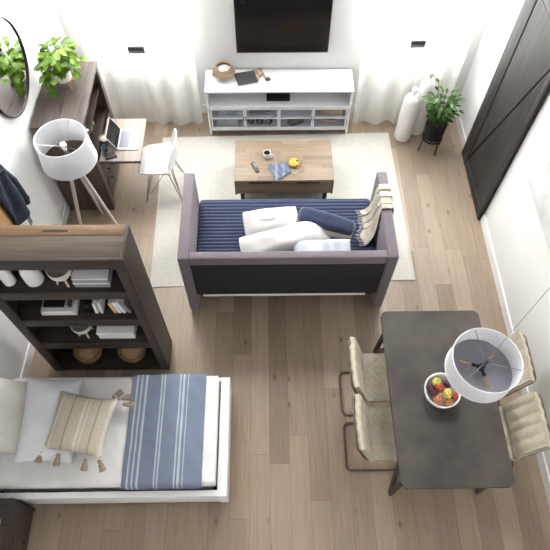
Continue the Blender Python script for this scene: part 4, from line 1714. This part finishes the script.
# ------------------------------------------------------------------ cantilever chairs, built facing +x
def chair(x, y, label):
    t_ = thing('dining_chair', (x, y, 0), label, 'chair', 'woven cantilever dining chairs')
    hw = .215
    T = .011
    fr = BM()
    for s in (-1, 1):
        pts = [(x - .235, y, T), (x - .235, y + s * hw, T), (x + .27, y + s * hw, T), (x + .30, y + s * hw, .44), (x - .12, y + s * hw, .45), (x - .245, y + s * hw, .84), (x - .245, y, .84)]
        tube(fr, round_path(pts, .055, 6), T, 10)
    obj('tube_frame', fr, M['bronze'], t_)
    b_ = BM()

    def seat(u, v):
        xx = x - .125 + .42 * u
        yy = y + (v - .5) * 2 * (hw + .012)
        return (xx, yy, .462 - .012 * math.sin(PI * v) + .004 * math.sin(u * 40) * math.sin(v * 40))
    grid(b_, seat, 40, 40, .03)
    obj('seat', b_, M['rush'], t_, angle=60)
    b_ = BM()

    def back(u, v):
        yy = y + (v - .5) * 2 * (hw + .012)
        z = .475 + .375 * u
        xx = x - .125 - .122 * u + .02 - .012 * math.sin(PI * v) + .0038 * math.sin(v * 5 * 2 * PI)
        return (xx, yy, z)
    grid(b_, back, 60, 30, .045)
    obj('backrest', b_, M['rush_y'], t_, angle=60)
    return t_


c0 = chair(.935, 1.818, 'woven rush chair left of the table, farther from the viewer')
for x, y, rz, l in ((.935, 1.305, 0, 'woven rush chair left of the table, nearer to the viewer'),
                    (1.995, 1.845, 180, 'woven rush chair right of the table, half hidden behind the hanging lamp'),
                    (1.995, 1.30, 180, 'woven rush chair right of the table, nearest the lower right corner')):
    c = copy_tree(c0)
    c.location = (x, y, 0)
    c.rotation_euler.z = R(rz)
    c['label'] = l

# ------------------------------------------------------------------ fruit bowl
FX, FY, FZ2 = 1.44, 1.555, .75
b = BM()
lathe(b, [(0, 0), (.10, 0), (.135, .02), (.152, .095), (.143, .097), (.125, .028), (.09, .012), (0, .012)], (FX, FY, FZ2), 44)
single('fruit_bowl', b, M['ceramic'], 'round white fruit bowl on the dark dining table', 'bowl', base=(FX, FY, FZ2))


def fruit(x, y, z, r, mat, label, cat):
    t_ = thing(cat, (x, y, z), label, cat, 'fruit in the white bowl')
    b_ = BM()
    lathe(b_, [(0, -.88 * r), (.35 * r, -.94 * r), (.8 * r, -.6 * r), (r, 0), (.9 * r, .5 * r), (.55 * r, .85 * r), (.2 * r, .86 * r), (0, .72 * r)], (x, y, z), 20)
    obj('flesh', b_, M[mat], t_)
    b_ = BM()
    tube(b_, [(x, y, z + .7 * r), (x + .006, y, z + 1.12 * r)], .0025, 5)
    obj('stalk', b_, M['pod'], t_)


FR = ((-.035, .072, .075, .040, 'apple_green', 'yellow green apple at the far rim of the white bowl', 'apple'),
      (-.088, .022, .068, .036, 'apple_dark', 'dark purple plum at the left rim of the white bowl', 'plum'),
      (-.02, .012, .098, .038, 'apple_red', 'dark red apple high in the middle of the white bowl', 'apple'),
      (.03, -.035, .105, .040, 'apple_green', 'yellow green apple at the near middle of the bowl', 'apple'),
      (-.045, -.072, .075, .040, 'peach', 'orange peach at the near left of the white bowl', 'peach'),
      (.035, -.098, .072, .034, 'peach', 'orange peach at the near rim of the white bowl', 'peach'),
      (.093, -.045, .070, .034, 'apple_red', 'red apple at the right rim, under the lamp shade', 'apple'),
      (.05, .055, .085, .038, 'apple_dark', 'dark plum at the far right of the white bowl', 'plum'),
      (-.075, -.028, .088, .03, 'apple_dark', 'small dark plum between red apple and peach', 'plum'))
for dx, dy, dz, r, mt, l, c in FR:
    fruit(FX + dx, FY + dy, FZ2 + dz, r, mt, l, c)

# ------------------------------------------------------------------ hanging drum lamp
NX, NY_, NB, NT, NR = 1.535, 1.495, 1.45, 1.655, .243
t = thing('pendant_lamp', (NX, NY_, NB), 'white drum pendant lamp hanging over the dining table', 'lamp')
b = BM()
lathe(b, [(NR, NB), (NR, NT), (NR - .004, NT), (NR - .004, NB), (NR, NB)], (NX, NY_, 0), 64, cap=False)
sh = obj('lamp_shade', b, M['shade'], t)
for z in (NT, NB):
    b = BM()
    tube(b, [(NX + NR * math.cos(a * PI / 32), NY_ + NR * math.sin(a * PI / 32), z) for a in range(64)], .004, 6, closed=True)
    obj('rim', b, M['white'], sh)
b = BM()
lathe(b, [(0, NB + .012), (NR - .006, NB + .012), (NR - .006, NB + .016), (0, NB + .016)], (NX, NY_, 0), 56)
obj('diffuser', b, M['diffuser'], t)
b = BM()
tube(b, [(NX + (NR - .008) * math.cos(R(60 + a * 5)), NY_ + (NR - .008) * math.sin(R(60 + a * 5)), NB + .02) for a in range(27)], .003, 6)
for k in range(3):
    a = R(100 + 120 * k)
    tube(b, [(NX + .03 * math.cos(a), NY_ + .03 * math.sin(a), NT - .04), (NX + (NR - .005) * math.cos(a), NY_ + (NR - .005) * math.sin(a), NT - .004)], .003, 6)
obj('spider', b, M['chrome'], t)
b = BM()
tube(b, [(NX, NY_, NB + .05), (NX, NY_, NT + .02)], .006, 8)
obj('rod', b, M['chrome'], t)
b = BM()
lathe(b, [(0, NB + .045), (.024, NB + .045), (.024, NB + .085), (.01, NB + .095), (0, NB + .095)], (NX, NY_, 0), 16)
obj('hub', b, M['black_metal'], t)
for k in range(3):
    a = R(40 + 120 * k)
    c, s = math.cos(a), math.sin(a)
    b = BM()
    tube(b, [(NX + .015 * c, NY_ + .015 * s, NB + .065), (NX + .07 * c, NY_ + .07 * s, NB + .062)], .013, 12)
    sk = obj('socket', b, M['black_metal'], t)
    b = BM()
    tube(b, [(NX + q * c, NY_ + q * s, NB + .062) for q in (.07, .085, .11, .14, .155)], .011, 12)
    bl = obj('bulb', b, M['amber'], sk)
b = BM()
tube(b, [(NX, NY_, NT + .02), (NX, NY_, 5.9)], .002, 6)
obj('cord', b, M['mid_grey'], t)

# ------------------------------------------------------------------ art on the right wall
t = thing('wall_art', (2.489, 2.95, 1.22), 'pale grey abstract canvas on the white right wall', 'picture')
b = BM()
box(b, 2.45, 2.489, 2.30, 3.45, 1.235, 2.0, .004)
obj('stretcher', b, M['paper'], t)
b = BM()
box(b, 2.447, 2.4505, 2.305, 3.445, 1.24, 1.995)
obj('canvas', b, M['art'], t)
